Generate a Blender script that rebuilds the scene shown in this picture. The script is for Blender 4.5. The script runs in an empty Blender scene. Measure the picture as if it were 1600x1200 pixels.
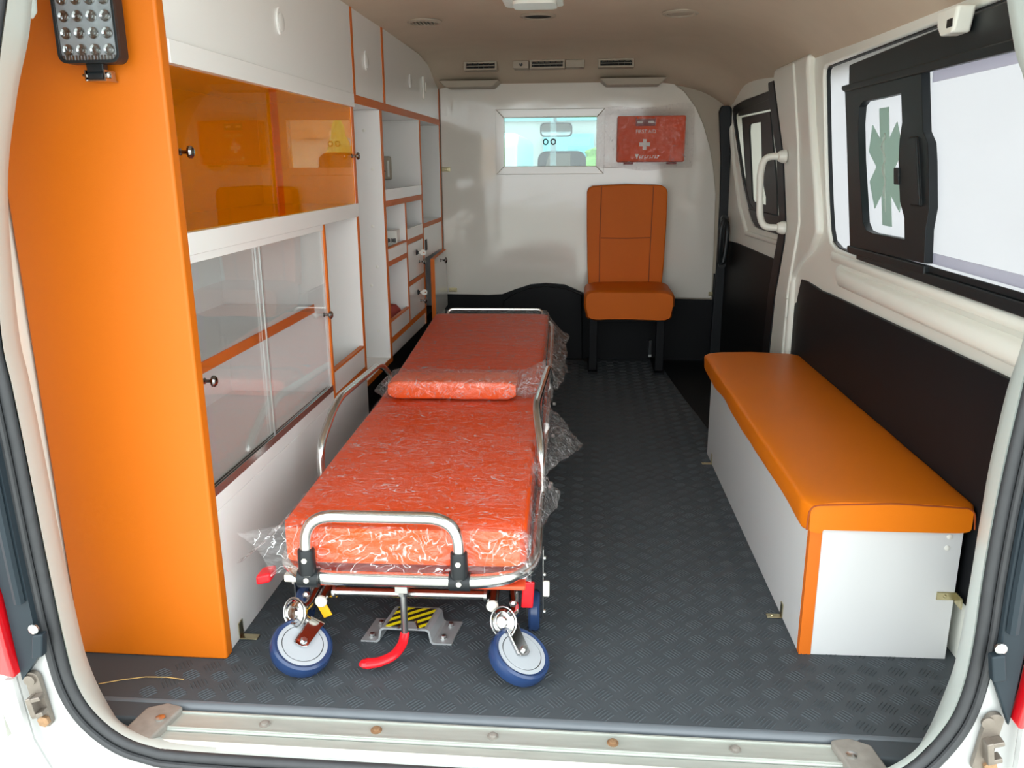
import bpy, bmesh, math, random
from mathutils import Vector, Matrix, noise
from mathutils.geometry import tessellate_polygon

random.seed(7)
scn = bpy.context.scene
col = scn.collection
R = math.radians

# ------------------------------------------------------------------ camera
cam_d = bpy.data.cameras.new('camera')
cam = bpy.data.objects.new('camera', cam_d)
col.objects.link(cam)
cam_d.sensor_fit = 'HORIZONTAL'
cam_d.sensor_width = 36.0
cam_d.lens = 36.0 * 1280.4 / 1600.0
cam_d.clip_start = 0.02
cam_d.clip_end = 300
_p, _y, _r = R(15.0333), R(5.0949), R(0.38588)
_f = Vector((-math.sin(_y) * math.cos(_p), math.cos(_y) * math.cos(_p), -math.sin(_p)))
_rt = Vector((math.cos(_y), math.sin(_y), 0))
_dn = _f.cross(_rt)
_rt2 = _rt * math.cos(_r) + _dn * math.sin(_r)
_dn2 = -_rt * math.sin(_r) + _dn * math.cos(_r)
_m = Matrix((_rt2, -_dn2, -_f)).transposed().to_4x4()
_m.translation = Vector((0, 0, 1.0))
cam.matrix_world = _m
scn.camera = cam

# ------------------------------------------------------------------ world: bright overcast sky
w = bpy.data.worlds.new('World')
scn.world = w
w.use_nodes = True
nt = w.node_tree
bg = nt.nodes['Background']
bg.inputs[0].default_value = (0.92, 0.985, 1.0, 1)
bg.inputs[1].default_value = 4.6

scn.view_settings.view_transform = 'Standard'
scn.view_settings.look = 'None'
scn.view_settings.gamma = 1.0
scn.view_settings.use_curve_mapping = False
scn.view_settings.exposure = 0.0


# ------------------------------------------------------------------ materials
def new_mat(name):
    m = bpy.data.materials.new(name)
    m.use_nodes = True
    t = m.node_tree
    return m, t, t.nodes['Principled BSDF']


def N(t, kind, **kw):
    n = t.nodes.new(kind)
    for k, v in kw.items():
        setattr(n, k, v)
    return n


def pm(name, rgb, rough=0.5, metal=0.0, var=0.06, vscale=6.0, bump=0.0, bscale=200.0, spec=0.5, coat=0.0,
       aniso=None, rvar=0.0, bdist=0.001):
    """Principled material with a little procedural colour variation and relief."""
    m, t, b = new_mat(name)
    tc = N(t, 'ShaderNodeTexCoord')
    src = tc.outputs['Object']
    if aniso:
        mp = N(t, 'ShaderNodeMapping')
        mp.inputs['Scale'].default_value = aniso
        t.links.new(src, mp.inputs[0])
        src = mp.outputs[0]
    nz = N(t, 'ShaderNodeTexNoise')
    nz.inputs['Scale'].default_value = vscale
    nz.inputs['Detail'].default_value = 4
    t.links.new(src, nz.inputs['Vector'])
    mx = N(t, 'ShaderNodeMix', data_type='RGBA')
    mx.inputs[6].default_value = tuple(c * (1 - var) for c in rgb) + (1,)
    mx.inputs[7].default_value = tuple(min(1, c * (1 + var)) for c in rgb) + (1,)
    t.links.new(nz.outputs['Fac'], mx.inputs[0])
    t.links.new(mx.outputs[2], b.inputs['Base Color'])
    b.inputs['Roughness'].default_value = rough
    if rvar:
        mr = N(t, 'ShaderNodeMapRange')
        mr.inputs[3].default_value = max(0.02, rough - rvar)
        mr.inputs[4].default_value = rough + rvar
        t.links.new(nz.outputs['Fac'], mr.inputs[0])
        t.links.new(mr.outputs[0], b.inputs['Roughness'])
    b.inputs['Metallic'].default_value = metal
    b.inputs['Specular IOR Level'].default_value = spec
    if coat:
        b.inputs['Coat Weight'].default_value = coat
        b.inputs['Coat Roughness'].default_value = 0.08
    if bump:
        n2 = N(t, 'ShaderNodeTexNoise')
        n2.inputs['Scale'].default_value = bscale
        n2.inputs['Detail'].default_value = 3
        t.links.new(src, n2.inputs['Vector'])
        bp = N(t, 'ShaderNodeBump')
        bp.inputs['Strength'].default_value = bump
        bp.inputs['Distance'].default_value = bdist
        t.links.new(n2.outputs['Fac'], bp.inputs['Height'])
        t.links.new(bp.outputs[0], b.inputs['Normal'])
    return m


M = {}
M['orange'] = pm('orange_vinyl', (0.62, 0.145, 0.004), 0.45, bump=0.18, bscale=900, var=0.03, vscale=3, spec=0.35)
M['orange_cushion'] = pm('orange_leatherette', (0.72, 0.175, 0.004), 0.40, bump=0.2, bscale=700, var=0.05, vscale=5, spec=0.3)
M['seat_orange'] = pm('seat_leatherette', (0.66, 0.135, 0.004), 0.5, bump=0.2, bscale=600, var=0.06, vscale=6, spec=0.2)
M['edge'] = pm('orange_edge_band', (0.66, 0.15, 0.014), 0.45, var=0.04, spec=0.25)
M['white'] = pm('white_laminate', (0.87, 0.86, 0.84), 0.13, var=0.015, vscale=2)
M['bench_white'] = pm('white_laminate_dimmed', (0.68, 0.68, 0.68), 0.3, var=0.015, vscale=2)  # same white laminate as the cabinets, darkened to offset strong rear light
M['white_panel'] = pm('white_gloss_lining', (0.82, 0.785, 0.715), 0.07, var=0.02, vscale=3, bump=0.16, bscale=3.0, bdist=0.02, coat=0.6)
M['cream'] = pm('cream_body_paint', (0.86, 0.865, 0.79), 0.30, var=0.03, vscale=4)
M['rim'] = pm('cream_paint_cooled', (0.56, 0.63, 0.60), 0.35, var=0.03, vscale=8)  # cream body paint, darkened and cooled to offset the orange bounce light
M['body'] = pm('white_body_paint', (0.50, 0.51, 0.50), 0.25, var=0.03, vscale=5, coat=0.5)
M['headliner'] = pm('beige_headliner', (0.62, 0.52, 0.40), 0.85, var=0.06, vscale=9, bump=0.15, bscale=500)
M['header'] = pm('grey_beige_plastic', (0.44, 0.38, 0.30), 0.55, var=0.04)
M['black_trim'] = pm('black_vinyl_trim', (0.010, 0.0105, 0.012), 0.5, var=0.1, bump=0.12, bscale=800, spec=0.14)
M['black_plastic'] = pm('black_plastic', (0.012, 0.015, 0.017), 0.40, var=0.1, spec=0.35)
M['rubber'] = pm('seal_rubber', (0.035, 0.037, 0.040), 0.55, var=0.25, vscale=40, bump=0.3, bscale=120)
M['rubber_dark'] = pm('door_seal_rubber', (0.012, 0.014, 0.017), 0.5, var=0.2, vscale=30, spec=0.3)
M['garnish'] = pm('slate_garnish_paint', (0.022, 0.032, 0.040), 0.4, var=0.06, spec=0.22)
M['mat'] = pm('grey_rubber_mat', (0.068, 0.078, 0.087), 0.6, var=0.12, vscale=5, spec=0.16)
M['mat_nose'] = pm('mat_nosing_highlight', (0.115, 0.130, 0.145), 0.33, var=0.1, vscale=20)  # mat rubber lightened and blued to paint in the sky highlight
M['alu'] = pm('sill_aluminium', (0.42, 0.44, 0.40), 0.45, metal=0.25, var=0.18, vscale=14, aniso=(1, 8, 8), rvar=0.1)
M['alu_dirty'] = pm('worn_sill_cap', (0.30, 0.28, 0.25), 0.6, metal=0.3, var=0.35, vscale=40)
M['tube'] = pm('brushed_aluminium_tube', (0.72, 0.72, 0.70), 0.22, metal=1.0, var=0.03)
M['steel'] = pm('zinc_steel', (0.62, 0.63, 0.62), 0.28, metal=1.0, var=0.06, vscale=60)
M['zinc'] = pm('zinc_plate', (0.50, 0.52, 0.53), 0.42, metal=0.55, var=0.08, vscale=60)
M['chrome'] = pm('chrome', (0.52, 0.515, 0.51), 0.09, metal=1.0, var=0.02)
M['dark_mirror'] = pm('dim_mirror', (0.22, 0.24, 0.24), 0.06, metal=1.0, var=0.05)
M['dark_chrome'] = pm('dark_nickel_knob', (0.30, 0.28, 0.27), 0.12, metal=1.0, var=0.05)
M['brass'] = pm('yellow_zinc_bracket', (0.62, 0.55, 0.34), 0.28, metal=1.0, var=0.15, vscale=50)
M['rust'] = pm('rusty_bolt', (0.36, 0.22, 0.12), 0.6, metal=0.5, var=0.35, vscale=150)
M['old_metal'] = pm('weathered_latch_metal', (0.24, 0.21, 0.18), 0.45, metal=0.7, var=0.3, vscale=60)
M['tyre'] = pm('blue_polyurethane', (0.020, 0.045, 0.125), 0.26, var=0.08)
M['hub'] = pm('grey_wheel_hub', (0.42, 0.45, 0.48), 0.4, var=0.03)
M['mattress'] = pm('red_orange_vinyl', (0.86, 0.092, 0.010), 0.5, var=0.04, bump=0.15, bscale=300, spec=0.15)
M['pillow'] = pm('bright_red_orange_vinyl', (0.92, 0.125, 0.018), 0.42, var=0.04)
M['red'] = pm('red_plastic', (0.80, 0.010, 0.018), 0.3, var=0.04)
M['aid_red'] = pm('first_aid_red', (0.80, 0.085, 0.014), 0.5, var=0.05, spec=0.2)
M['aid_dark'] = pm('first_aid_dark_red', (0.22, 0.015, 0.012), 0.4, var=0.05)
M['print'] = pm('white_print', (0.85, 0.80, 0.76), 0.5, var=0.03)
M['ink'] = pm('dark_ink', (0.05, 0.05, 0.055), 0.5)
M['yellow'] = pm('yellow_label', (0.80, 0.42, 0.01), 0.4, var=0.05)
M['nylon'] = pm('white_nylon', (0.78, 0.76, 0.66), 0.4, var=0.04)
M['tray'] = pm('orange_plastic_tray', (0.85, 0.09, 0.03), 0.4, var=0.03)
M['lamp_white'] = pm('lamp_lens_white', (0.85, 0.84, 0.78), 0.25, var=0.02)
M['dark'] = pm('dark_recess', (0.012, 0.011, 0.010), 0.7)
M['lens_red'] = pm('tail_lamp_red', (0.62, 0.006, 0.012), 0.08, var=0.15, vscale=60, coat=1.0)
M['reflector'] = pm('silvered_reflector', (0.55, 0.57, 0.59), 0.35, metal=0.3, var=0.2, vscale=80)
M['key'] = pm('key_head_plastic', (0.80, 0.78, 0.72), 0.4, var=0.03)
M['straw'] = pm('dry_straw', (0.66, 0.45, 0.16), 0.6, var=0.15, vscale=60)
M['concrete'] = pm('concrete_ground', (0.56, 0.55, 0.50), 0.85, var=0.2, vscale=1.5)
M['seat_grey'] = pm('cab_seat_fabric', (0.20, 0.19, 0.165), 0.8, var=0.08)
M['facade'] = pm('pale_facade', (0.26, 0.255, 0.24), 0.8, var=0.08, vscale=0.8)
M['facade_band'] = pm('teal_facade_band', (0.10, 0.30, 0.33), 0.6, var=0.1)
M['roofing'] = pm('terracotta_wall', (0.32, 0.18, 0.12), 0.8, var=0.1, vscale=1)
M['leaf'] = pm('hedge_leaf', (0.12, 0.24, 0.03), 0.7, var=0.5, vscale=9)
M['leaf2'] = pm('cypress_leaf', (0.17, 0.24, 0.03), 0.7, var=0.5, vscale=9)
M['bark'] = pm('bark', (0.12, 0.08, 0.05), 0.9, var=0.3)
M['car_white'] = pm('white_car_paint', (0.30, 0.33, 0.34), 0.2, var=0.02, coat=0.5)
M['bag_red'] = pm('dull_red_cloth', (0.33, 0.045, 0.035), 0.7, var=0.2, vscale=30)
M['seam'] = pm('dark_seam_thread', (0.30, 0.055, 0.006), 0.6)  # dark orange-brown for the stitched seam lines


def schlick(t, f0, normal=None, k=1.0):
    """two-sided Fresnel term for thin sheets"""
    lw = N(t, 'ShaderNodeLayerWeight')
    lw.inputs[0].default_value = 0.5
    if normal is not None:
        t.links.new(normal, lw.inputs['Normal'])
    pw_ = N(t, 'ShaderNodeMath', operation='POWER')
    pw_.inputs[1].default_value = 5.0
    t.links.new(lw.outputs['Facing'], pw_.inputs[0])
    ml = N(t, 'ShaderNodeMath', operation='MULTIPLY_ADD')
    ml.inputs[1].default_value = k - f0
    ml.inputs[2].default_value = f0
    t.links.new(pw_.outputs[0], ml.inputs[0])
    return ml


def glassy(name, tint, gloss=0.10, rough=0.0, haze=0.0, haze_col=(0.9, 0.9, 0.9), k=1.0):
    """thin clear sheet: tinted transparency plus a Fresnel reflection and optional haze"""
    m, t, b = new_mat(name)
    t.nodes.remove(b)
    out = t.nodes['Material Output']
    tr = N(t, 'ShaderNodeBsdfTransparent')
    tr.inputs[0].default_value = (*tint, 1)
    gl = N(t, 'ShaderNodeBsdfGlossy')
    gl.inputs['Roughness'].default_value = rough
    gl.inputs[0].default_value = (1, 1, 1, 1)
    fr = schlick(t, gloss, None, k)
    mix = N(t, 'ShaderNodeMixShader')
    t.links.new(fr.outputs[0], mix.inputs[0])
    base = tr
    if haze:
        df = N(t, 'ShaderNodeBsdfDiffuse')
        df.inputs[0].default_value = (*haze_col, 1)
        m2 = N(t, 'ShaderNodeMixShader')
        m2.inputs[0].default_value = haze
        t.links.new(tr.outputs[0], m2.inputs[1])
        t.links.new(df.outputs[0], m2.inputs[2])
        base = m2
    t.links.new(base.outputs[0], mix.inputs[1])
    t.links.new(gl.outputs[0], mix.inputs[2])
    t.links.new(mix.outputs[0], out.inputs[0])
    return m


M['glass'] = glassy('clear_glass', (0.97, 0.97, 0.97), 0.045)
M['glass_blue'] = glassy('bluish_glass', (0.88, 0.97, 0.97), 0.04)
M['amber'] = glassy('amber_acrylic', (0.99, 0.70, 0.015), 0.035, k=0.7)
M['tint_glass'] = glassy('tinted_glass', (0.30, 0.33, 0.34), 0.05)
M['lens'] = glassy('lamp_lens', (0.90, 0.92, 0.93), 0.05, rough=0.03)


def frosted(name, rgb, gloss=0.05):
    m, t, b = new_mat(name)
    t.nodes.remove(b)
    out = t.nodes['Material Output']
    tl = N(t, 'ShaderNodeBsdfTranslucent')
    tl.inputs[0].default_value = (*rgb, 1)
    df = N(t, 'ShaderNodeBsdfDiffuse')
    df.inputs[0].default_value = (*[c * 0.9 for c in rgb], 1)
    mx = N(t, 'ShaderNodeMixShader')
    mx.inputs[0].default_value = 0.22
    nz = N(t, 'ShaderNodeTexNoise')
    nz.inputs['Scale'].default_value = 3
    mr = N(t, 'ShaderNodeMapRange')
    mr.inputs[3].default_value = 0.18
    mr.inputs[4].default_value = 0.26
    t.links.new(nz.outputs['Fac'], mr.inputs[0])
    t.links.new(mr.outputs[0], mx.inputs[0])
    t.links.new(tl.outputs[0], mx.inputs[1])
    t.links.new(df.outputs[0], mx.inputs[2])
    t.links.new(mx.outputs[0], out.inputs[0])
    return m


M['frost'] = frosted('white_window_film', (0.60, 0.60, 0.612))
M['frost_edge'] = frosted('lavender_film_border', (0.78, 0.77, 0.83))
M['frost_cream'] = frosted('cream_window_film', (0.50, 0.495, 0.46))
M['star'] = frosted('green_window_print', (0.60, 0.71, 0.64))
M['snake'] = frosted('pale_window_print', (0.90, 0.94, 0.91))


def film_mat(name, haze_lo, haze_hi, scale, bump, tint=(0.97, 0.96, 0.96), stretch=(1, 1, 1), crease=0.5, f0=0.06, k=0.40):
    """crinkled clear polythene: transparency, glossy creases and a milky haze"""
    m, t, b = new_mat(name)
    t.nodes.remove(b)
    out = t.nodes['Material Output']
    tc = N(t, 'ShaderNodeTexCoord')
    mp = N(t, 'ShaderNodeMapping')
    mp.inputs['Scale'].default_value = stretch
    t.links.new(tc.outputs['Object'], mp.inputs[0])
    n1 = N(t, 'ShaderNodeTexNoise')
    n1.inputs['Scale'].default_value = scale
    n1.inputs['Detail'].default_value = 5
    n1.inputs['Distortion'].default_value = 1.6
    t.links.new(mp.outputs[0], n1.inputs['Vector'])
    rd = N(t, 'ShaderNodeMath', operation='SUBTRACT')
    rd.inputs[1].default_value = 0.5
    t.links.new(n1.outputs['Fac'], rd.inputs[0])
    ab = N(t, 'ShaderNodeMath', operation='ABSOLUTE')
    t.links.new(rd.outputs[0], ab.inputs[0])
    bp = N(t, 'ShaderNodeBump')
    bp.inputs['Strength'].default_value = bump
    bp.inputs['Distance'].default_value = 0.03
    t.links.new(ab.outputs[0], bp.inputs['Height'])
    gl = N(t, 'ShaderNodeBsdfGlossy')
    gl.inputs['Roughness'].default_value = 0.10
    t.links.new(bp.outputs[0], gl.inputs['Normal'])
    tr = N(t, 'ShaderNodeBsdfTransparent')
    tr.inputs[0].default_value = (*tint, 1)
    df = N(t, 'ShaderNodeBsdfDiffuse')
    df.inputs[0].default_value = (0.85, 0.85, 0.86, 1)
    t.links.new(bp.outputs[0], df.inputs['Normal'])
    n2 = N(t, 'ShaderNodeTexNoise')
    n2.inputs['Scale'].default_value = scale * 0.5
    n2.inputs['Detail'].default_value = 6
    t.links.new(mp.outputs[0], n2.inputs['Vector'])
    mr = N(t, 'ShaderNodeMapRange')
    mr.inputs[1].default_value = 0.35
    mr.inputs[2].default_value = 0.7
    mr.inputs[3].default_value = haze_lo
    mr.inputs[4].default_value = haze_hi
    t.links.new(n2.outputs['Fac'], mr.inputs[0])
    # thin whitish crease lines, painting in the glints on the wrinkles
    n3 = N(t, 'ShaderNodeTexNoise')
    n3.inputs['Scale'].default_value = scale * 1.3
    n3.inputs['Detail'].default_value = 2.5
    n3.inputs['Distortion'].default_value = 2.5
    t.links.new(mp.outputs[0], n3.inputs['Vector'])
    sb3 = N(t, 'ShaderNodeMath', operation='SUBTRACT')
    sb3.inputs[1].default_value = 0.5
    t.links.new(n3.outputs['Fac'], sb3.inputs[0])
    ab3 = N(t, 'ShaderNodeMath', operation='ABSOLUTE')
    t.links.new(sb3.outputs[0], ab3.inputs[0])
    mr3 = N(t, 'ShaderNodeMapRange')
    mr3.inputs[1].default_value = 0.0
    mr3.inputs[2].default_value = 0.014
    mr3.inputs[3].default_value = crease
    mr3.inputs[4].default_value = 0.0
    t.links.new(ab3.outputs[0], mr3.inputs[0])
    md3 = N(t, 'ShaderNodeMath', operation='MULTIPLY')
    t.links.new(mr3.outputs[0], md3.inputs[0])
    t.links.new(n2.outputs['Fac'], md3.inputs[1])
    add3 = N(t, 'ShaderNodeMath', operation='ADD', use_clamp=True)
    t.links.new(mr.outputs[0], add3.inputs[0])
    t.links.new(md3.outputs[0], add3.inputs[1])
    m1 = N(t, 'ShaderNodeMixShader')
    t.links.new(add3.outputs[0], m1.inputs[0])
    t.links.new(tr.outputs[0], m1.inputs[1])
    t.links.new(df.outputs[0], m1.inputs[2])
    fr = schlick(t, f0, bp.outputs[0], k)
    m2 = N(t, 'ShaderNodeMixShader')
    t.links.new(fr.outputs[0], m2.inputs[0])
    t.links.new(m1.outputs[0], m2.inputs[1])
    t.links.new(gl.outputs[0], m2.inputs[2])
    t.links.new(m2.outputs[0], out.inputs[0])
    return m


M['film'] = film_mat('polythene_film', 0.0, 0.06, 8, 1.0, stretch=(1, 2.0, 1), crease=1.1, f0=0.05, k=0.22)
M['film_side'] = film_mat('polythene_overhang', 0.04, 0.20, 12, 1.0, crease=1.5, f0=0.10, tint=(0.93, 0.88, 0.88))
M['film_bag'] = film_mat('polythene_bag', 0.0, 0.03, 16, 1.0, crease=1.2, f0=0.09, k=0.30)
M['film_wall'] = film_mat('polythene_bag_wall', 0.0, 0.05, 16, 0.8)


def hazard_mat():
    m, t, b = new_mat('hazard_stripe_print')
    tc = N(t, 'ShaderNodeTexCoord')
    sp = N(t, 'ShaderNodeSeparateXYZ')
    t.links.new(tc.outputs['Object'], sp.inputs[0])
    mu = N(t, 'ShaderNodeMath', operation='MULTIPLY')
    mu.inputs[1].default_value = -0.75
    t.links.new(sp.outputs['X'], mu.inputs[0])
    ad = N(t, 'ShaderNodeMath', operation='ADD')
    t.links.new(mu.outputs[0], ad.inputs[0])
    t.links.new(sp.outputs['Y'], ad.inputs[1])
    m2 = N(t, 'ShaderNodeMath', operation='MULTIPLY')
    m2.inputs[1].default_value = 40.0
    t.links.new(ad.outputs[0], m2.inputs[0])
    fr = N(t, 'ShaderNodeMath', operation='FRACT')
    t.links.new(m2.outputs[0], fr.inputs[0])
    gt = N(t, 'ShaderNodeMath', operation='GREATER_THAN')
    gt.inputs[1].default_value = 0.5
    t.links.new(fr.outputs[0], gt.inputs[0])
    mx = N(t, 'ShaderNodeMix', data_type='RGBA')
    mx.inputs[6].default_value = (0.02, 0.017, 0.015, 1)
    mx.inputs[7].default_value = (0.85, 0.72, 0.01, 1)
    t.links.new(gt.outputs[0], mx.inputs[0])
    t.links.new(mx.outputs[2], b.inputs['Base Color'])
    b.inputs['Roughness'].default_value = 0.35
    return m


M['hazard'] = hazard_mat()


# ------------------------------------------------------------------ mesh helpers
def wm(o):
    m = o.matrix_basis.copy()
    while o.parent:
        o = o.parent
        m = o.matrix_basis @ m
    return m


class MB:
    def __init__(s):
        s.v = []
        s.f = []

    def add(s, vs, fs):
        n = len(s.v)
        s.v += [tuple(v) for v in vs]
        s.f += [tuple(i + n for i in f) for f in fs]
        return s

    def box(s, x0, x1, y0, y1, z0, z1):
        vs = [(x0, y0, z0), (x1, y0, z0), (x1, y1, z0), (x0, y1, z0), (x0, y0, z1), (x1, y0, z1), (x1, y1, z1), (x0, y1, z1)]
        return s.add(vs, [(3, 2, 1, 0), (4, 5, 6, 7), (0, 1, 5, 4), (1, 2, 6, 5), (2, 3, 7, 6), (3, 0, 4, 7)])

    def obox(s, c, ax, ay, az):
        c, ax, ay, az = map(Vector, (c, ax, ay, az))
        vs = [c + a * ax + b * ay + d * az for d in (-1, 1) for (a, b) in ((-1, -1), (1, -1), (1, 1), (-1, 1))]
        return s.add(vs, [(3, 2, 1, 0), (4, 5, 6, 7), (0, 1, 5, 4), (1, 2, 6, 5), (2, 3, 7, 6), (3, 0, 4, 7)])

    def tube(s, pts, r, n=10, closed=False, cap=True, flat=1.0):
        P = [Vector(p) for p in pts]
        k = len(P)
        rs = r if isinstance(r, (list, tuple)) else [r] * k
        T = []
        for i in range(k):
            a = P[(i - 1) % k] if (closed or i > 0) else P[0]
            b = P[(i + 1) % k] if (closed or i < k - 1) else P[-1]
            T.append((b - a).normalized())
        up = Vector((0, 0, 1)) if abs(T[0].z) < 0.9 else Vector((1, 0, 0))
        nrm = (up - T[0] * up.dot(T[0])).normalized()
        vs, fs = [], []
        for i in range(k):
            nrm = (nrm - T[i] * nrm.dot(T[i]))
            nrm = nrm.normalized() if nrm.length > 1e-6 else T[i].orthogonal().normalized()
            bn = T[i].cross(nrm)
            for j in range(n):
                a = 2 * math.pi * j / n
                vs.append(P[i] + (nrm * math.cos(a) * flat + bn * math.sin(a)) * rs[i])
        for i in range(k if closed else k - 1):
            i2 = (i + 1) % k
            for j in range(n):
                j2 = (j + 1) % n
                fs.append((i * n + j, i * n + j2, i2 * n + j2, i2 * n + j))
        if cap and not closed:
            fs.append(tuple(range(n - 1, -1, -1)))
            fs.append(tuple((k - 1) * n + j for j in range(n)))
        return s.add(vs, fs)

    def lathe(s, prof, c, axis=(0, 0, 1), n=24):
        c = Vector(c)
        ax = Vector(axis).normalized()
        u = ax.orthogonal().normalized()
        v = ax.cross(u)
        vs, fs = [], []
        k = len(prof)
        for (r, h) in prof:
            for j in range(n):
                a = 2 * math.pi * j / n
                vs.append(c + ax * h + (u * math.cos(a) + v * math.sin(a)) * r)
        for i in range(k - 1):
            for j in range(n):
                j2 = (j + 1) % n
                fs.append((i * n + j, i * n + j2, (i + 1) * n + j2, (i + 1) * n + j))
        if prof[0][0] > 1e-5:
            fs.append(tuple(range(n - 1, -1, -1)))
        if prof[-1][0] > 1e-5:
            fs.append(tuple((k - 1) * n + j for j in range(n)))
        return s.add(vs, fs)

    def plate(s, outer, holes, w0, w1, fn):
        loops = [list(outer)] + [list(h) for h in holes]
        flat = [p for l in loops for p in l]
        tris = tessellate_polygon([[Vector((p[0], p[1], 0)) for p in l] for l in loops])
        n = len(flat)
        vs = [fn(p[0], p[1], w0) for p in flat] + [fn(p[0], p[1], w1) for p in flat]
        fs = []
        for t in tris:
            fs.append(tuple(t))
            fs.append(tuple(i + n for i in reversed(t)))
        o = 0
        for l in loops:
            m = len(l)
            for i in range(m):
                j = (i + 1) % m
                fs.append((o + i, o + j, o + j + n, o + i + n))
            o += m
        return s.add(vs, fs)

    def grid(s, fn, nu, nv):
        vs = [fn(i / (nu - 1), j / (nv - 1)) for j in range(nv) for i in range(nu)]
        fs = [(j * nu + i, j * nu + i + 1, (j + 1) * nu + i + 1, (j + 1) * nu + i) for j in range(nv - 1) for i in range(nu - 1)]
        return s.add(vs, fs)

    def build(s, name, mat, parent=None, bevel=0.0, seg=2, angle=35, local=False, recalc=True, solid=0.0, subsurf=0, weld=False):
        me = bpy.data.meshes.new(name)
        vs = s.v
        if parent is not None and not local:
            inv = wm(parent).inverted()
            vs = [tuple(inv @ Vector(v)) for v in vs]
        me.from_pydata(vs, [], s.f)
        bm = bmesh.new()
        bm.from_mesh(me)
        if weld:
            bmesh.ops.remove_doubles(bm, verts=bm.verts, dist=1e-5)
        if recalc:
            bmesh.ops.recalc_face_normals(bm, faces=bm.faces)
        ca = math.cos(R(angle))
        for e in bm.edges:
            if len(e.link_faces) == 2:
                e.smooth = e.link_faces[0].normal.dot(e.link_faces[1].normal) > ca
        for f in bm.faces:
            f.smooth = True
        bm.to_mesh(me)
        bm.free()
        me.materials.append(M[mat] if isinstance(mat, str) else mat)
        o = bpy.data.objects.new(name, me)
        col.objects.link(o)
        if parent is not None:
            o.parent = parent
        if subsurf:
            md = o.modifiers.new('subsurf', 'SUBSURF')
            md.levels = md.render_levels = subsurf
        if solid:
            md = o.modifiers.new('solid', 'SOLIDIFY')
            md.thickness = solid
            md.offset = 0
        if bevel:
            md = o.modifiers.new('bevel', 'BEVEL')
            md.width = bevel
            md.segments = seg
            md.limit_method = 'ANGLE'
            md.angle_limit = R(40)
            md.harden_normals = True
        return o


def tag(o, label, cat, group=None):
    o['label'] = label
    o['category'] = cat
    if group:
        o['group'] = group
    return o


def thing(name, loc, label, cat, group=None, rotz=0.0):
    o = bpy.data.objects.new(name, None)
    o.empty_display_size = 0.05
    o.location = loc
    o.rotation_euler = (0, 0, rotz)
    col.objects.link(o)
    return tag(o, label, cat, group)


def struct(o, label=None):
    o['kind'] = 'structure'
    if label:
        o['label'] = label
    return o


def B(name, mat, parent, x0, x1, y0, y1, z0, z1, bevel=0.0, **kw):
    return MB().box(x0, x1, y0, y1, z0, z1).build(name, mat, parent, bevel=bevel, **kw)


def rrect(x0, x1, y0, y1, r, n=5):
    pts = []
    for (cx, cy, a0) in ((x1 - r, y1 - r, 0), (x0 + r, y1 - r, 90), (x0 + r, y0 + r, 180), (x1 - r, y0 + r, 270)):
        for i in range(n + 1):
            a = R(a0 + 90 * i / n)
            pts.append((cx + r * math.cos(a), cy + r * math.sin(a)))
    return pts


def fillet(pts, r, n=6, closed=False):
    """round the corners of a 3D polyline"""
    P = [Vector(p) for p in pts]
    k = len(P)
    out = []
    for i in range(k):
        if not closed and i in (0, k - 1):
            out.append(P[i])
            continue
        a, b, c = P[i - 1], P[i], P[(i + 1) % k]
        rr = r[i] if isinstance(r, (list, tuple)) else r
        d1, d2 = (a - b), (c - b)
        q = min(rr, d1.length * 0.49, d2.length * 0.49)
        s, e = b + d1.normalized() * q, b + d2.normalized() * q
        for j in range(n + 1):
            t = j / n
            out.append(s * (1 - t) ** 2 + b * 2 * t * (1 - t) + e * t * t)
    return out


def lerp_tab(tab, x):
    if x <= tab[0][0]:
        return tab[0][1]
    for (a, b), (c, d) in zip(tab, tab[1:]):
        if x <= c:
            t = (x - a) / (c - a)
            return b + (d - b) * t
    return tab[-1][1]


def text_mesh(body, size, depth=0.0008, bold=0.0):
    cu = bpy.data.curves.new('lettering', 'FONT')
    cu.body = body
    cu.size = size
    cu.extrude = depth
    cu.offset = bold
    cu.align_x = 'CENTER'
    cu.align_y = 'CENTER'
    ob = bpy.data.objects.new('lettering', cu)
    col.objects.link(ob)
    dg = bpy.context.evaluated_depsgraph_get()
    me = bpy.data.meshes.new_from_object(ob.evaluated_get(dg))
    bpy.data.objects.remove(ob)
    bpy.data.curves.remove(cu)
    return me


FX = -0.738          # front plane of the cabinets
YB = 4.28            # bulkhead plane
CX = -0.14           # centre line of the van

# ================================================================== STRUCTURE
# ground outside
struct(MB().box(-40, 40, -30, 45, -0.78, -0.70).build('ground', 'concrete'), 'concrete ground outside the van')

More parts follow.
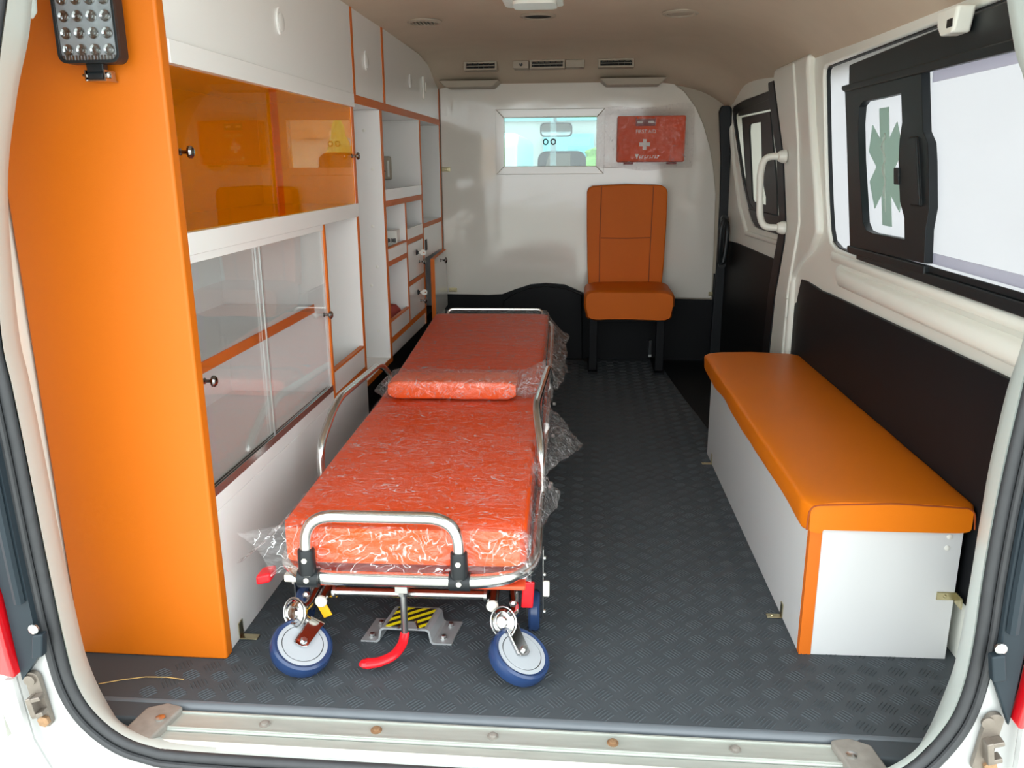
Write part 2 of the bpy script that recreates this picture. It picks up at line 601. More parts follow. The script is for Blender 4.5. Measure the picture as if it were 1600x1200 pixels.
# floor with chequer mat
floor = struct(B('floor', 'mat', None, -1.05, 0.80, 1.315, 4.33, -0.03, 0.0), 'grey chequer rubber floor mat of the van')
nose = MB()
nose.tube([(-0.93, 1.316, -0.014), (0.66, 1.316, -0.014)], 0.0138, 14)
nose.build('mat_edge', 'mat_nose', floor)
B('mat_corner', 'mat', floor, -0.925, -0.775, 1.262, 1.318, -0.028, -0.004, bevel=0.006)
B('mat_corner', 'mat', floor, 0.50, 0.64, 1.262, 1.318, -0.028, -0.004, bevel=0.006)
tr = MB()
pitch = 0.0595
for i in range(-14, 16):
    for j in range(0, 52):
        for k in range(2):
            gx = -0.01 + (i + 0.5 * k) * pitch
            gy = 1.335 + (j + 0.5 * k) * pitch
            if not (-0.73 < gx < 0.74) or gy > 4.2:
                if not (gx >= -0.99 and gy < 1.43 and gx < 0.74):
                    continue
            a = R(40) if k == 0 else R(-40)
            d = Vector((math.sin(a), math.cos(a), 0))
            n_ = Vector((math.cos(a), -math.sin(a), 0))
            for q in range(-2, 3):
                c = Vector((gx, gy, 0)) + n_ * q * 0.0072
                L = 0.0155 if abs(q) < 2 else 0.0125
                h = 0.0017
                wd = 0.0012
                p = [c - d * L - n_ * wd, c + d * L - n_ * wd, c + d * L + n_ * wd, c - d * L + n_ * wd,
                     c - d * (L * 0.75) + Vector((0, 0, h)), c + d * (L * 0.75) + Vector((0, 0, h))]
                tr.add(p, [(0, 1, 5, 4), (1, 2, 5), (2, 3, 4, 5), (3, 0, 4)])
tread = tr.build('tread', 'mat', floor, recalc=False)
tread['kind'] = 'stuff'

stp = MB().plate([(0.39, 4.22), (0.423, 3.756), (0.445, 3.50), (0.472, 3.25), (0.489, 3.05), (0.49, 2.82), (0.735, 2.82), (0.69, 4.22)], [], 0.0002, 0.0022, lambda u, v, q: (u, v, q)).build('step_well', 'black_trim', floor)

# ceiling ------------------------------------------------------------
CE_Y = [(1.2, 1.50), (3.75, 1.50), (3.92, 1.492), (4.03, 1.474), (4.11, 1.44), (4.17, 1.412), (4.22, 1.395), (4.33, 1.384)]
CE_R = [(0, 0.0), (0.45, 0.0), (0.6, 0.018), (0.7, 0.045), (0.78, 0.085), (0.85, 0.14), (0.90, 0.19), (0.95, 0.235)]


def smooth_tab(tab, x, h):
    return (lerp_tab(tab, x - h) + lerp_tab(tab, x) * 2 + lerp_tab(tab, x + h)) / 4


def ceil_z(x, y):
    return smooth_tab(CE_Y, y, 0.05) - smooth_tab(CE_R, abs(x - CX), 0.05)


struct(MB().grid(lambda u, v: (CX - 0.95 + 1.90 * u, 1.22 + 3.11 * v, ceil_z(CX - 0.95 + 1.90 * u, 1.22 + 3.11 * v)
                               + 0.003 * noise.noise((u * 5, v * 7, 1)) * (1 if v < 0.8 else 0)), 61, 81)
       .build('ceiling', 'headliner', solid=0.012), 'beige fabric headliner of the van roof')
# outer roof skin so that no sky shows through
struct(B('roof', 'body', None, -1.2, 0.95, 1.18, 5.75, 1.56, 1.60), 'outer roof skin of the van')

# left wall
struct(B('wall_left', 'cream', None, -1.10, -1.06, 1.22, 4.33, -0.03, 1.56), 'cream inner side wall behind the cabinets')

# ---- bulkhead
WIN = (-0.414, 0.049, 0.988, 1.223)
bf = MB()
bf.plate([(-1.06, -0.03), (0.80, -0.03), (0.80, 1.56), (-1.06, 1.56)],
         [[(WIN[0], WIN[2]), (WIN[1], WIN[2]), (WIN[1], WIN[3]), (WIN[0], WIN[3])]], 4.30, 4.33, lambda u, v, q: (u, q, v))
wall_front = struct(bf.build('wall_front', 'header'), 'bulkhead between the patient compartment and the cab')
pan = [(-0.735, 0.334), (-0.50, 0.331), (-0.43, 0.335), (-0.36, 0.362), (-0.28, 0.388), (-0.20, 0.396), (-0.10, 0.388), (-0.01, 0.35),
       (0.02, 0.333), (0.648, 0.322), (0.655, 0.33), (0.655, 0.55), (0.648, 0.85), (0.628, 0.98), (0.605, 1.08), (0.570, 1.18), (0.530, 1.26), (0.47, 1.335),
       (0.42, 1.37), (0.37, 1.385), (0.0, 1.40), (-0.735, 1.40)]
bf = MB().plate(pan, [[(WIN[0], WIN[2]), (WIN[1], WIN[2]), (WIN[1], WIN[3]), (WIN[0], WIN[3])]], 4.282, 4.299, lambda u, v, q: (u, q, v))
bf.build('lining_panel', 'white_panel', wall_front, bevel=0.003)
lower = MB().plate([(-0.735, 0.0), (0.69, 0.0), (0.69, 0.45), (0.66, 0.45), (0.66, 0.315), (0.02, 0.327), (-0.02, 0.352), (-0.10, 0.390), (-0.20, 0.398), (-0.28, 0.390), (-0.36, 0.364),
                    (-0.43, 0.337), (-0.50, 0.333), (-0.735, 0.336)], [], 4.262, 4.281, lambda u, v, q: (u, q, v)).build('trim_1', 'black_trim')
struct(lower, 'black vinyl lining on the lower bulkhead')
# raised hump in the black lining
hump = MB()
hump.plate([(-0.42, 0.0), (0.0, 0.0), (-0.01, 0.345), (-0.10, 0.378), (-0.20, 0.386), (-0.28, 0.378), (-0.36, 0.35), (-0.42, 0.31)], [], 4.225, 4.262, lambda u, v, q: (u, q, v))
hump.build('engine_cover', 'black_trim', lower, bevel=0.015, seg=3)
for (x, z) in ((-0.735, 0.975), (-0.715, 0.358), (0.640, 0.345)):
    br = MB()
    br.box(x, x + 0.045, 4.276, 4.282, z - 0.011, z + 0.011)
    br.box(x + 0.012, x + 0.032, 4.270, 4.277, z - 0.006, z + 0.006)
    br.build('fixing_bracket', 'brass', wall_front, bevel=0.003)

# bulkhead window: mitred frame, glass, finger rings
win1 = thing('window_1', (-0.18, YB, 0.96), 'small glazed window in the white bulkhead', 'window')
del win1['category']
struct(win1)
x0, x1, z0, z1 = WIN
a = 0.040
wl = [('frame_rail', [(x0 - a, z1 + a), (x1 + a, z1 + a), (x1, z1), (x0, z1)]), ('frame_rail', [(x0 - a, z0 - a), (x0, z0), (x1, z0), (x1 + a, z0 - a)]),
      ('frame_stile', [(x0 - a, z0 - a), (x0 - a, z1 + a), (x0, z1), (x0, z0)]), ('frame_stile', [(x1 + a, z0 - a), (x1, z0), (x1, z1), (x1 + a, z1 + a)])]
for nm, poly in wl:
    MB().plate(poly, [], 4.272, 4.2815, lambda u, v, q: (u, q, v)).build(nm, 'white_panel', win1, bevel=0.003)
B('pane', 'glass_blue', win1, x0 + 0.001, (x0 + x1) / 2 + 0.03, 4.312, 4.316, z0 + 0.001, z1 - 0.001)
B('pane', 'glass_blue', win1, (x0 + x1) / 2 + 0.0, x1 - 0.001, 4.303, 4.307, z0 + 0.001, z1 - 0.001)
for xx in (-0.205, -0.167):
    rg = MB()
    pts = [(xx + 0.0115 * math.cos(t * math.pi / 10), 4.301, 1.106 + 0.0125 * math.sin(t * math.pi / 10)) for t in range(20)]
    rg.tube(pts, 0.0028, 8, closed=True)
    rg.build('finger_ring', 'black_plastic', win1)


# ---- right wall (slightly toed in, leaning inwards above the waist)
def rw(u, v, q):
    lean = 0.0 if v < 0.75 else 0.045 * (v - 0.75)
    return (0.785 - 0.016 * (u - 1.5) - lean + q, u, v)


wall_hole = [(1.34, 0.740), (2.52, 0.739), (2.62, 0.742), (2.68, 0.757), (2.705, 0.79), (2.735, 0.87), (2.773, 1.006), (2.83, 1.26), (2.83, 1.28), (2.81, 1.29), (1.34, 1.29)]
wr = MB().plate([(1.27, -0.03), (3.06, -0.03), (3.06, 1.34), (1.27, 1.34)], [wall_hole], 0.0, 0.03, rw)
wall_right = struct(wr.build('wall_right', 'cream', bevel=0.006), 'cream painted side wall with the large window')
# pressed bead below the window
bead = MB()
bead.tube([rw(y, 0.664 + 0.0 * y, -0.001) for y in (1.29, 1.6, 2.0, 2.4, 2.52)] + [rw(2.56, 0.675, 0.006)], 0.018, 12, flat=1.5)
bead.build('pressed_bead', 'cream', wall_right)
bead = MB()
bead.tube([rw(y, 0.716, 0.001) for y in (1.29, 1.6, 2.0, 2.4, 2.62)] + [rw(2.66, 0.722, 0.012)], 0.012, 12, flat=1.2)
bead.build('pressed_bead', 'cream', wall_right)
# black lower panel
bp_ = MB().plate([(1.28, 0.135), (2.985, 0.135), (2.985, 0.50), (2.965, 0.585), (2.94, 0.607), (2.86, 0.609), (2.70, 0.600), (2.62, 0.603), (1.28, 0.617)], [], -0.010, 0.001, rw)
struct(bp_.build('trim_2', 'black_trim', bevel=0.002), 'black vinyl panel on the side wall above the bench')
# pane of the side window, covered with white film
win2 = thing('window_2', (0.77, 2.1, 0.74), 'large side window covered with white film and a green emblem', 'window')
del win2['category']
struct(win2)
MB().plate([(1.30, 0.735), (2.95, 0.735), (2.95, 1.292), (1.30, 1.292)], [], 0.024, 0.029, rw).build('pane', 'frost', win2)
gs = MB().plate(wall_hole, [[(u * 0.995 + 0.0095 if u > 2 else u, 1.015 + (v - 1.015) * 0.985) for (u, v) in wall_hole]], 0.012, 0.023, rw)
gs.build('gasket', 'black_plastic', win2)
# upper and lower black tracks
B_ = MB().plate([(1.30, 1.190), (2.545, 1.205), (2.55, 1.265), (1.30, 1.285)], [], -0.008, 0.012, rw)
B_.build('upper_track', 'black_plastic', win2, bevel=0.004)
MB().plate([(1.30, 1.185), (2.57, 1.194), (2.59, 1.200), (2.59, 1.212), (1.30, 1.208)], [], -0.014, 0.0, rw).build('upper_lip', 'black_plastic', win2, bevel=0.004)
MB().plate([(1.30, 0.730), (2.39, 0.735), (2.39, 0.757), (1.30, 0.757)], [], -0.012, 0.012, rw).build('lower_track', 'black_plastic', win2, bevel=0.004)
MB().plate([(1.30, 0.757), (1.93, 0.757), (1.93, 0.772), (1.30, 0.772)], [], -0.004, 0.0, rw).build('track_groove', 'black_plastic', win2, bevel=0.002)
MB().plate([(1.93, 0.750), (2.44, 0.745), (2.47, 0.755), (2.47, 0.766), (1.93, 0.772)], [], -0.014, 0.006, rw).build('lower_lip', 'black_plastic', win2, bevel=0.004)
# sliding sash with wavy mullion
so = [(1.945, 0.775), (2.461, 0.764), (2.501, 0.915), (2.547, 1.094), (2.576, 1.195), (2.038, 1.195), (2.03, 1.16), (2.005, 1.065), (1.975, 1.04), (1.962, 1.0), (1.940, 0.90), (1.952, 0.85)]
sh = [(2.068, 0.819), (2.29, 0.816), (2.335, 0.820), (2.365, 0.840), (2.423, 1.004), (2.445, 1.10), (2.443, 1.145), (2.415, 1.157), (2.15, 1.157), (2.132, 1.09), (2.140, 1.05), (2.138, 1.0), (2.112, 0.905), (2.078, 0.868)]
MB().plate(so, [sh], -0.008, 0.012, rw).build('sash', 'black_plastic', win2, bevel=0.0015, seg=1)
MB().plate([(1.975, 0.90), (2.03, 0.90), (2.07, 1.055), (2.025, 1.055)], [], -0.016, -0.006, rw).build('sash_grip', 'black_plastic', win2, bevel=0.005)
MB().plate([(2.118, 0.945), (2.148, 0.945), (2.155, 0.985), (2.125, 0.985)], [], -0.012, -0.002, rw).build('sash_latch', 'black_plastic', win2, bevel=0.002)


MB().plate([(1.30, 1.172), (2.045, 1.172), (2.045, 1.20), (1.30, 1.20)], [], 0.0205, 0.0235, rw).build('film_border', 'frost_edge', win2)
MB().plate([(1.30, 0.772), (1.99, 0.772), (1.99, 0.796), (1.30, 0.796)], [], 0.0205, 0.0235, rw).build('film_border', 'frost_edge', win2)


# six-armed emblem on the glass
def star_pts(cx, cz, sx, sz, L=1.0, wd=0.27):
    pts = []
    for k in range(6):
        a_ = R(90 + 60 * k)
        d = Vector((math.cos(a_), math.sin(a_)))
        n_ = Vector((-d.y, d.x))
        a2 = R(60 + 60 * k)
        inner = Vector((math.cos(a2), math.sin(a2))) * (2 * wd)
        pts += [inner * 1.0, d * L - n_ * wd, d * L + n_ * wd]
    return [(cx + p.x * sx, cz + p.y * sz) for p in pts]


star_c = (2.305, 0.986)


def sw(u, v, q):    # shear the print along the slanted sash
    return rw(u + (v - star_c[1]) * 0.25, v, q)


MB().plate(star_pts(star_c[0], star_c[1], 0.120, 0.150), [], 0.0215, 0.0235, sw).build('star_emblem', 'star', win2)
sn = MB()
rod = [sw(star_c[0] + 0.004, star_c[1] - 0.115 + 0.19 * t / 12, 0.0205) for t in range(13)]
sn.tube(rod, [0.002 + 0.003 * t / 12 for t in range(13)], 8, flat=0.5)
sk = [sw(star_c[0] + 0.004 + 0.013 * math.sin(t * 0.75) * (0.4 + t / 30), star_c[1] - 0.08 + 0.165 * t / 24, 0.0200) for t in range(25)]
sn.tube(sk, 0.0034, 8, flat=0.5)
sn.build('staff_emblem', 'snake', win2)

# C pillar
pil = MB().plate([(3.20, -0.02), (3.235, 0.29), (3.215, 0.50), (3.17, 0.62), (3.135, 0.72), (3.13, 0.80), (3.20, 1.02), (3.36, 1.24), (3.40, 1.30), (3.38, 1.34),
                  (2.92, 1.34), (2.925, 1.29), (2.84, 1.06), (2.76, 0.86), (2.74, 0.78), (2.80, 0.72), (2.92, 0.66), (2.99, 0.60), (2.99, -0.02)], [], -0.026, 0.01, rw)
pillar = struct(pil.build('trim_3', 'cream', bevel=0.014, seg=3), 'cream pillar between the side window and the sliding door')
MB().plate([(3.015, -0.02), (3.085, -0.02), (3.085, 0.55), (3.05, 0.80), (3.10, 1.05), (3.22, 1.33), (3.08, 1.33), (2.98, 1.06), (2.93, 0.80), (3.015, 0.55)], [], -0.033, -0.018, rw) \
    .build('pillar_rib', 'cream', pillar, bevel=0.006, seg=3)
MB().plate(rrect(3.00, 3.055, 0.455, 0.525, 0.004), [], -0.0355, -0.028, rw).build('cover_cap', 'cream', pillar, bevel=0.002)
MB().plate([(3.185, -0.02), (3.30, -0.02), (3.33, 0.29), (3.31, 0.50), (3.27, 0.62), (3.225, 0.73), (3.22, 0.80), (3.29, 1.02), (3.44, 1.24), (3.46, 1.30), (3.37, 1.30), (3.185, 1.02), (3.12, 0.80), (3.125, 0.72), (3.16, 0.62), (3.205, 0.50), (3.225, 0.29)], [], -0.030, 0.006, rw) \
    .build('door_gasket', 'rubber_dark', pillar, bevel=0.006)

# grab handle on the pillar
gh = thing('grab_handle', rw(3.15, 0.76, -0.03), 'cream curved grab handle on the pillar beside the side window', 'handle')
hp = fillet([rw(3.13, 1.02, -0.045), rw(3.15, 1.02, -0.102), rw(3.17, 0.965, -0.112), rw(3.165, 0.81, -0.112), rw(3.14, 0.768, -0.102), rw(3.115, 0.768, -0.045)], 0.03, 5)
MB().tube(hp, 0.0125, 12).build('grip', 'cream', gh)
for (y_, z_) in ((3.13, 1.02), (3.115, 0.768)):
    MB().lathe([(0.024, 0), (0.024, 0.012), (0.017, 0.03)], rw(y_, z_, -0.03), (-1, 0, 0), 16).build('end_mount', 'cream', gh, bevel=0.003)


# ---- sliding door
def dw(u, v, q):
    return (0.775 - 0.072 * (u - 3.2) + q - (0.03 * (v - 0.75) if v > 0.75 else 0), u, v)


dh = [(3.10, 0.717), (3.356, 0.720), (3.66, 0.722), (3.74, 0.728), (3.80, 0.748), (3.85, 0.785), (3.99, 0.913), (4.11, 1.069), (4.20, 1.19), (4.225, 1.24), (4.20, 1.258), (4.0, 1.272), (3.10, 1.29)]
dr = MB().plate([(3.10, -0.03), (4.29, -0.03), (4.29, 1.34), (3.10, 1.34)], [dh], 0.004, 0.034, dw)
door = struct(dr.build('door_1', 'cream', bevel=0.006), 'cream sliding side door of the van')
MB().plate([(3.12, 0.0), (4.25, 0.0), (4.25, 0.625), (4.0, 0.632), (3.12, 0.620)], [], -0.004, 0.005, dw).build('lower_lining', 'black_trim', door, bevel=0.002)
bd = MB()
bd.tube([dw(y, 0.69, 0.002) for y in (3.2, 3.5, 3.75, 3.84)] + [dw(3.98, 0.80, 0.002), dw(4.12, 1.0, 0.002), dw(4.22, 1.2, 0.002)], 0.012, 10)
bd.build('pressed_bead', 'cream', door)
win3 = thing('window_3', dw(3.7, 0.75, 0.0), 'sliding door window with black frame and pale film', 'window')
del win3['category']
struct(win3)
MB().plate([(3.12, 0.70), (4.26, 0.70), (4.26, 1.285), (3.12, 1.285)], [], 0.024, 0.029, dw).build('pane', 'frost_cream', win3)
def dw2(u, v, q):
    return dw(u * 1.014, 1 + (v - 1) * 1.014, q)


fr_in = [(3.19, 0.795), (3.60, 0.80), (3.74, 0.806), (3.80, 0.825), (3.93, 0.935), (4.05, 1.10), (4.12, 1.20), (4.12, 1.215), (4.08, 1.222), (3.345, 1.215), (3.25, 1.04)]
MB().plate(dh, [fr_in], 0.010, 0.0205, dw2).build('surround', 'black_plastic', win3, bevel=0.002, seg=1)
MB().plate([(3.30, 1.205), (4.03, 1.205), (4.03, 1.225), (3.30, 1.255)], [], 0.003, 0.016, dw2).build('upper_track', 'black_plastic', win3, bevel=0.003)
MB().plate([(3.20, 0.745), (3.72, 0.752), (3.80, 0.80), (3.20, 0.795)], [], 0.003, 0.016, dw2).build('lower_track', 'black_plastic', win3, bevel=0.003)
ds_o = [(3.395, 0.795), (3.835, 0.795), (3.90, 0.95), (4.00, 1.198), (3.555, 1.198), (3.505, 1.09), (3.45, 0.98), (3.415, 0.90)]
ds_h = [(3.556, 0.828), (3.745, 0.834), (3.768, 0.845), (3.790, 0.917), (3.860, 1.135), (3.858, 1.156), (3.84, 1.162), (3.683, 1.163), (3.655, 1.061), (3.633, 0.955), (3.585, 0.885), (3.562, 0.863)]
MB().plate(ds_o, [ds_h], 0.012, 0.0195, dw2).build('sash', 'black_plastic', win3, bevel=0.002, seg=1)
# black seals and pillar at the front edge of the sliding door
fs_ = MB().plate([(0.645, -0.02), (0.648, 0.05), (0.653, 0.327), (0.658, 0.481), (0.657, 0.79), (0.650, 1.005), (0.629, 1.235), (0.640, 1.262), (0.680, 1.262), (0.690, 1.247),
                  (0.700, 1.004), (0.715, 0.75), (0.718, 0.53), (0.710, 0.32), (0.706, 0.07), (0.705, -0.02)], [], 4.192, 4.215, lambda u, v, q: (u, q, v))
struct(fs_.build('trim_4', 'rubber_dark', bevel=0.008, seg=3), 'black rubber seal at the front edge of the sliding door')
# black oval pull on that pillar
ph = thing('pull_handle', (0.66, 4.10, 0.50), 'black oval pull handle beside the bulkhead edge', 'handle')
MB().tube(fillet([(0.655, 4.08, 0.53), (0.648, 4.06, 0.60), (0.650, 4.06, 0.70), (0.668, 4.07, 0.745), (0.684, 4.08, 0.70), (0.682, 4.08, 0.60), (0.672, 4.08, 0.53)], 0.04, 5, closed=True), 0.012, 10, closed=True) \
    .build('loop', 'black_plastic', ph)
MB().plate(rrect(0.655, 0.690, 0.50, 0.755, 0.016), [], 4.10, 4.125, lambda u, v, q: (u, q, v)).build('back_plate', 'black_plastic', ph, bevel=0.006)

# ---- rear aperture -------------------------------------------------
prof_out = [(-0.70, 1.44), (-0.77, 1.36), (-0.818, 1.23), (-0.857, 1.105), (-0.893, 0.95), (-0.914, 0.747), (-0.911, 0.663), (-0.907, 0.554), (-0.904, 0.44), (-0.900, 0.322),
            (-0.894, 0.198), (-0.885, 0.121), (-0.861, 0.063), (-0.816, 0.018), (-0.76, -0.004), (-0.68, -0.012), (-0.30, -0.014), (0.20, -0.014), (0.42, -0.010), (0.48, 0.0), (0.545, 0.045),
            (0.589, 0.112), (0.609, 0.178), (0.616, 0.271), (0.615, 0.382), (0.617, 0.499), (0.622, 0.601), (0.628, 0.689), (0.634, 0.80), (0.625, 0.95), (0.60, 1.08), (0.57, 1.18), (0.53, 1.30), (0.46, 1.42)]
prof_in = [(-0.75, 1.44), (-0.81, 1.33), (-0.845, 1.20), (-0.882, 1.105), (-0.922, 0.962), (-0.942, 0.747), (-0.938, 0.65), (-0.934, 0.54), (-0.931, 0.44), (-0.927, 0.31),
           (-0.921, 0.19), (-0.914, 0.11), (-0.893, 0.030), (-0.862, -0.026), (-0.80, -0.035), (-0.70, -0.037), (-0.30, -0.037), (0.20, -0.037), (0.44, -0.037), (0.54, -0.035), (0.58, -0.010),
           (0.604, 0.045), (0.624, 0.129), (0.634, 0.20), (0.637, 0.32), (0.638, 0.45), (0.640, 0.55), (0.648, 0.66), (0.660, 0.76), (0.642, 0.93), (0.612, 1.09), (0.588, 1.15), (0.55, 1.27), (0.49, 1.42)]


def dense(pr, n=5):
    P = [Vector((p[0], p[1], 0)) for p in pr]
    out = []
    for i in range(len(P) - 1):
        p0, p1, p2, p3 = P[max(0, i - 1)], P[i], P[i + 1], P[min(len(P) - 1, i + 2)]
        for j in range(n):
            t = j / n
            out.append(0.5 * ((2 * p1) + (p2 - p0) * t + (2 * p0 - 5 * p1 + 4 * p2 - p3) * t * t + (-p0 + 3 * p1 - 3 * p2 + p3) * t ** 3))
    out.append(P[-1])
    return [(p.x, p.y) for p in out]


po, pi_ = dense(prof_out), dense(prof_in)
k = len(po)
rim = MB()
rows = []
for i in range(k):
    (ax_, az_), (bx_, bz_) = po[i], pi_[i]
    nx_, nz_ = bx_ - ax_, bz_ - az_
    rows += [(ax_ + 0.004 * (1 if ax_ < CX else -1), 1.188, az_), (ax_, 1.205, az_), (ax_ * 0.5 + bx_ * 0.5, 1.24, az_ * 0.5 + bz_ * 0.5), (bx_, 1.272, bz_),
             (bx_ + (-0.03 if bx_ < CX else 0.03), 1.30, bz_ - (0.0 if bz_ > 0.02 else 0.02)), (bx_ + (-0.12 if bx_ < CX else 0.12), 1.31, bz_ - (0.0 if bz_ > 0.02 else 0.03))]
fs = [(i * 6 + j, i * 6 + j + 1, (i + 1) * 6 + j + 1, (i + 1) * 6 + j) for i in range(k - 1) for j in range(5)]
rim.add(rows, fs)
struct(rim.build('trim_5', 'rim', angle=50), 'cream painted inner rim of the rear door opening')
seal = MB()


def off(pr, d):
    out = []
    for i in range(len(pr)):
        a_, b_ = Vector(pr[max(0, i - 1)]), Vector(pr[min(len(pr) - 1, i + 1)])
        t_ = (b_ - a_).normalized()
        n_ = Vector((t_.y, -t_.x))
        out.append((pr[i][0] - n_.x * -d, pr[i][1] - n_.y * -d))
    return out


po_b = off(po, 0.008)
po_c = off(po, 0.020)
seal.tube([(p[0], 1.186, p[1]) for p in po_b], 0.0095, 12)
seal.tube([(p[0], 1.176, p[1]) for p in po_c], 0.0065, 10)
struct(seal.build('trim_6', 'rubber'), 'black rubber weatherstrip around the rear door opening')

# body around the opening
po_d = off(po, 0.018)


def side_poly(left):
    pts = [p for p in po_d if (p[0] < -0.60 if left else p[0] > 0.36)]
    return pts


lp = side_poly(True)
rp = side_poly(False)
bl = MB()
allp = [p for p in po_d]
outer = [(-1.02, 1.55)] + [(-1.06, 1.0), (-1.07, 0.5), (-1.05, 0.12), (-1.00, -0.04), (-0.97, -0.15), (-0.88, -0.28), (0.60, -0.28), (0.72, -0.15), (0.76, 0.0), (0.79, 0.12), (0.80, 0.5), (0.79, 1.0), (0.75, 1.55)]
poly = outer + list(reversed(allp))
bl.plate(poly, [], 0.0, 0.03, lambda u, v, q: (u, 1.172 + q + 0.25 * max(0, abs(u - CX) - 0.84), v))
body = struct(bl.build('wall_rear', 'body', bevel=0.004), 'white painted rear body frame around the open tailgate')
# crease on the white corner
cr = MB()
cr.tube([(-0.985, 1.166, 0.14), (-0.965, 1.156, 0.02), (-0.915, 1.150, -0.09)], 0.010, 8)
cr.build('body_crease', 'body', body)
cr = MB()
cr.tube([(0.700, 1.166, 0.16), (0.700, 1.158, 0.0)], 0.010, 8)
cr.build('body_crease', 'body', body)
# dark garnish strips beside the opening
gl_in = [p for p in off(po, 0.022) if p[0] < -0.6 and 0.195 < p[1] < 1.5]
gl_poly = gl_in + [(-0.958, 0.142), (-0.965, 0.30), (-0.99, 0.45), (-1.02, 0.6), (-1.05, 1.0), (-1.0, 1.5)]
g1 = MB().plate(gl_poly, [], 1.158, 1.1715, lambda u, v, q: (u, q + 0.15 * max(0, abs(u - CX) - 0.82), v))
gl = struct(g1.build('trim_7', 'garnish', bevel=0.004), 'slate painted garnish left of the rear opening')
gr_in = [p for p in off(po, 0.022) if p[0] > 0.3 and 0.225 < p[1] < 1.5]
gr_poly = list(reversed(gr_in)) + [(0.672, 0.145), (0.676, 0.26), (0.70, 0.45), (0.74, 0.6), (0.77, 1.0), (0.70, 1.5)]
g2 = MB().plate(gr_poly, [], 1.158, 1.1715, lambda u, v, q: (u, q + 0.15 * max(0, abs(u - CX) - 0.82), v))
gr = struct(g2.build('trim_8', 'garnish', bevel=0.004), 'slate painted garnish right of the rear opening')
for (gg, pr_, zlo) in ((gl, off(po, 0.034), 0.27), (gr, off(po, 0.034), 0.30)):
    pts = [p for p in pr_ if ((p[0] < -0.6) if gg is gl else (p[0] > 0.3)) and zlo < p[1] < 1.4]
    MB().tube([(p[0], 1.154, p[1]) for p in pts], 0.009, 8).build('garnish_strip', 'garnish', gg)
for (gg, x_, z_) in ((gl, -0.912, 0.250), (gl, -0.936, 0.57), (gr, 0.634, 0.290)):
    MB().lathe([(0.009, 0), (0.009, 0.004), (0.005, 0.006)], (x_, 1.150, z_), (0, -1, 0), 14).build('screw', 'steel', gg)
for (gg, x_, z_) in ((gl, -0.908, 0.220), (gr, 0.634, 0.258)):
    MB().obox((x_, 1.150, z_), (0.010, 0, 0.002), (0, 0.008, 0), (0.004 if gg is gl else -0.004, 0, 0.022)).build('seal_retainer', 'garnish', gg, bevel=0.003)

rs = MB().lathe([(0.0, -0.030), (0.012, -0.028), (0.018, -0.018), (0.019, 0.05)], (-0.876, 1.315, 1.254), (0.1, 0, 1), 18)
tag(rs.build('buffer_stop', 'rim'), 'beige rubber buffer at the top left corner of the rear opening', 'buffer')

# tail lamps
for nm, poly, lb in (('l', [(-0.958, 0.155), (-0.964, 0.20), (-0.972, 0.30), (-0.995, 0.46), (-1.09, 0.46), (-1.10, 0.16)], 'red tail lamp at the left edge of the rear opening'),
                     ('r', [(0.674, 0.155), (0.680, 0.21), (0.684, 0.30), (0.705, 0.46), (0.80, 0.46), (0.81, 0.15)], 'red tail lamp at the right edge of the rear opening')):
    bx_ = sum(p[0] for p in poly) / 6
    t_ = thing('tail_lamp', (bx_, 1.16, 0.155), lb, 'tail lamp', 'tail lamps')
    MB().plate(poly, [], 1.140, 1.172, lambda u, v, q: (u, q + 0.2 * max(0, abs(u - CX) - 0.82), v)).build('red_lens', 'lens_red', t_, bevel=0.006)
    MB().plate([(p[0] * 0.98 + bx_ * 0.02, p[1] * 0.98 + 0.006) for p in poly], [], 1.172, 1.19, lambda u, v, q: (u, q + 0.2 * max(0, abs(u - CX) - 0.82), v)).build('lamp_body', 'black_plastic', t_)

# latch strikers
for x_, z_, sgn, lb in ((-0.938, 0.075, 1, 'weathered steel latch striker at the lower left of the rear opening'), (0.648, 0.085, -1, 'weathered steel latch striker at the lower right of the rear opening')):
    t_ = thing('latch_striker', (x_, 1.165, z_), lb, 'latch', 'latch strikers')
    MB().plate(rrect(x_ - 0.014, x_ + 0.012, z_ - 0.028, z_ + 0.080, 0.012), [], 1.162, 1.171, lambda u, v, q: (u + 0.12 * sgn * (z_ + 0.03 - v), q, v)).build('base_plate', 'old_metal', t_, bevel=0.003)
    sm = MB()
    sm.obox((x_ + 0.002, 1.154, z_ + 0.036), (0.013, 0, 0.004), (0, 0.009, 0), (-0.001, 0, 0.004))
    sm.obox((x_ + 0.005, 1.154, z_ + 0.006), (0.011, 0, 0.004), (0, 0.009, 0), (-0.001, 0, 0.004))
    sm.obox((x_ - 0.004, 1.154, z_ + 0.021), (0.005, 0, 0.002), (0, 0.010, 0), (-0.003, 0, 0.018))
    sm.build('hook', 'old_metal', t_, bevel=0.002)
    MB().lathe([(0.011, 0), (0.011, 0.006), (0.006, 0.008)], (x_ + 0.006, 1.162, z_ - 0.014), (0, -1, 0), 6).build('bolt', 'rust', t_)
    MB().lathe([(0.010, 0), (0.010, 0.004), (0.004, 0.005)], (x_ - 0.008, 1.162, z_ + 0.066), (0, -1, 0), 14).build('bolt', 'old_metal', t_)

# raised tailgate above the opening
def tg(u, v, q):      # u across, v along the gate from the hinge, q through its thickness
    return (u, 1.14 - v * 0.975, 1.60 + v * 0.22 + q)


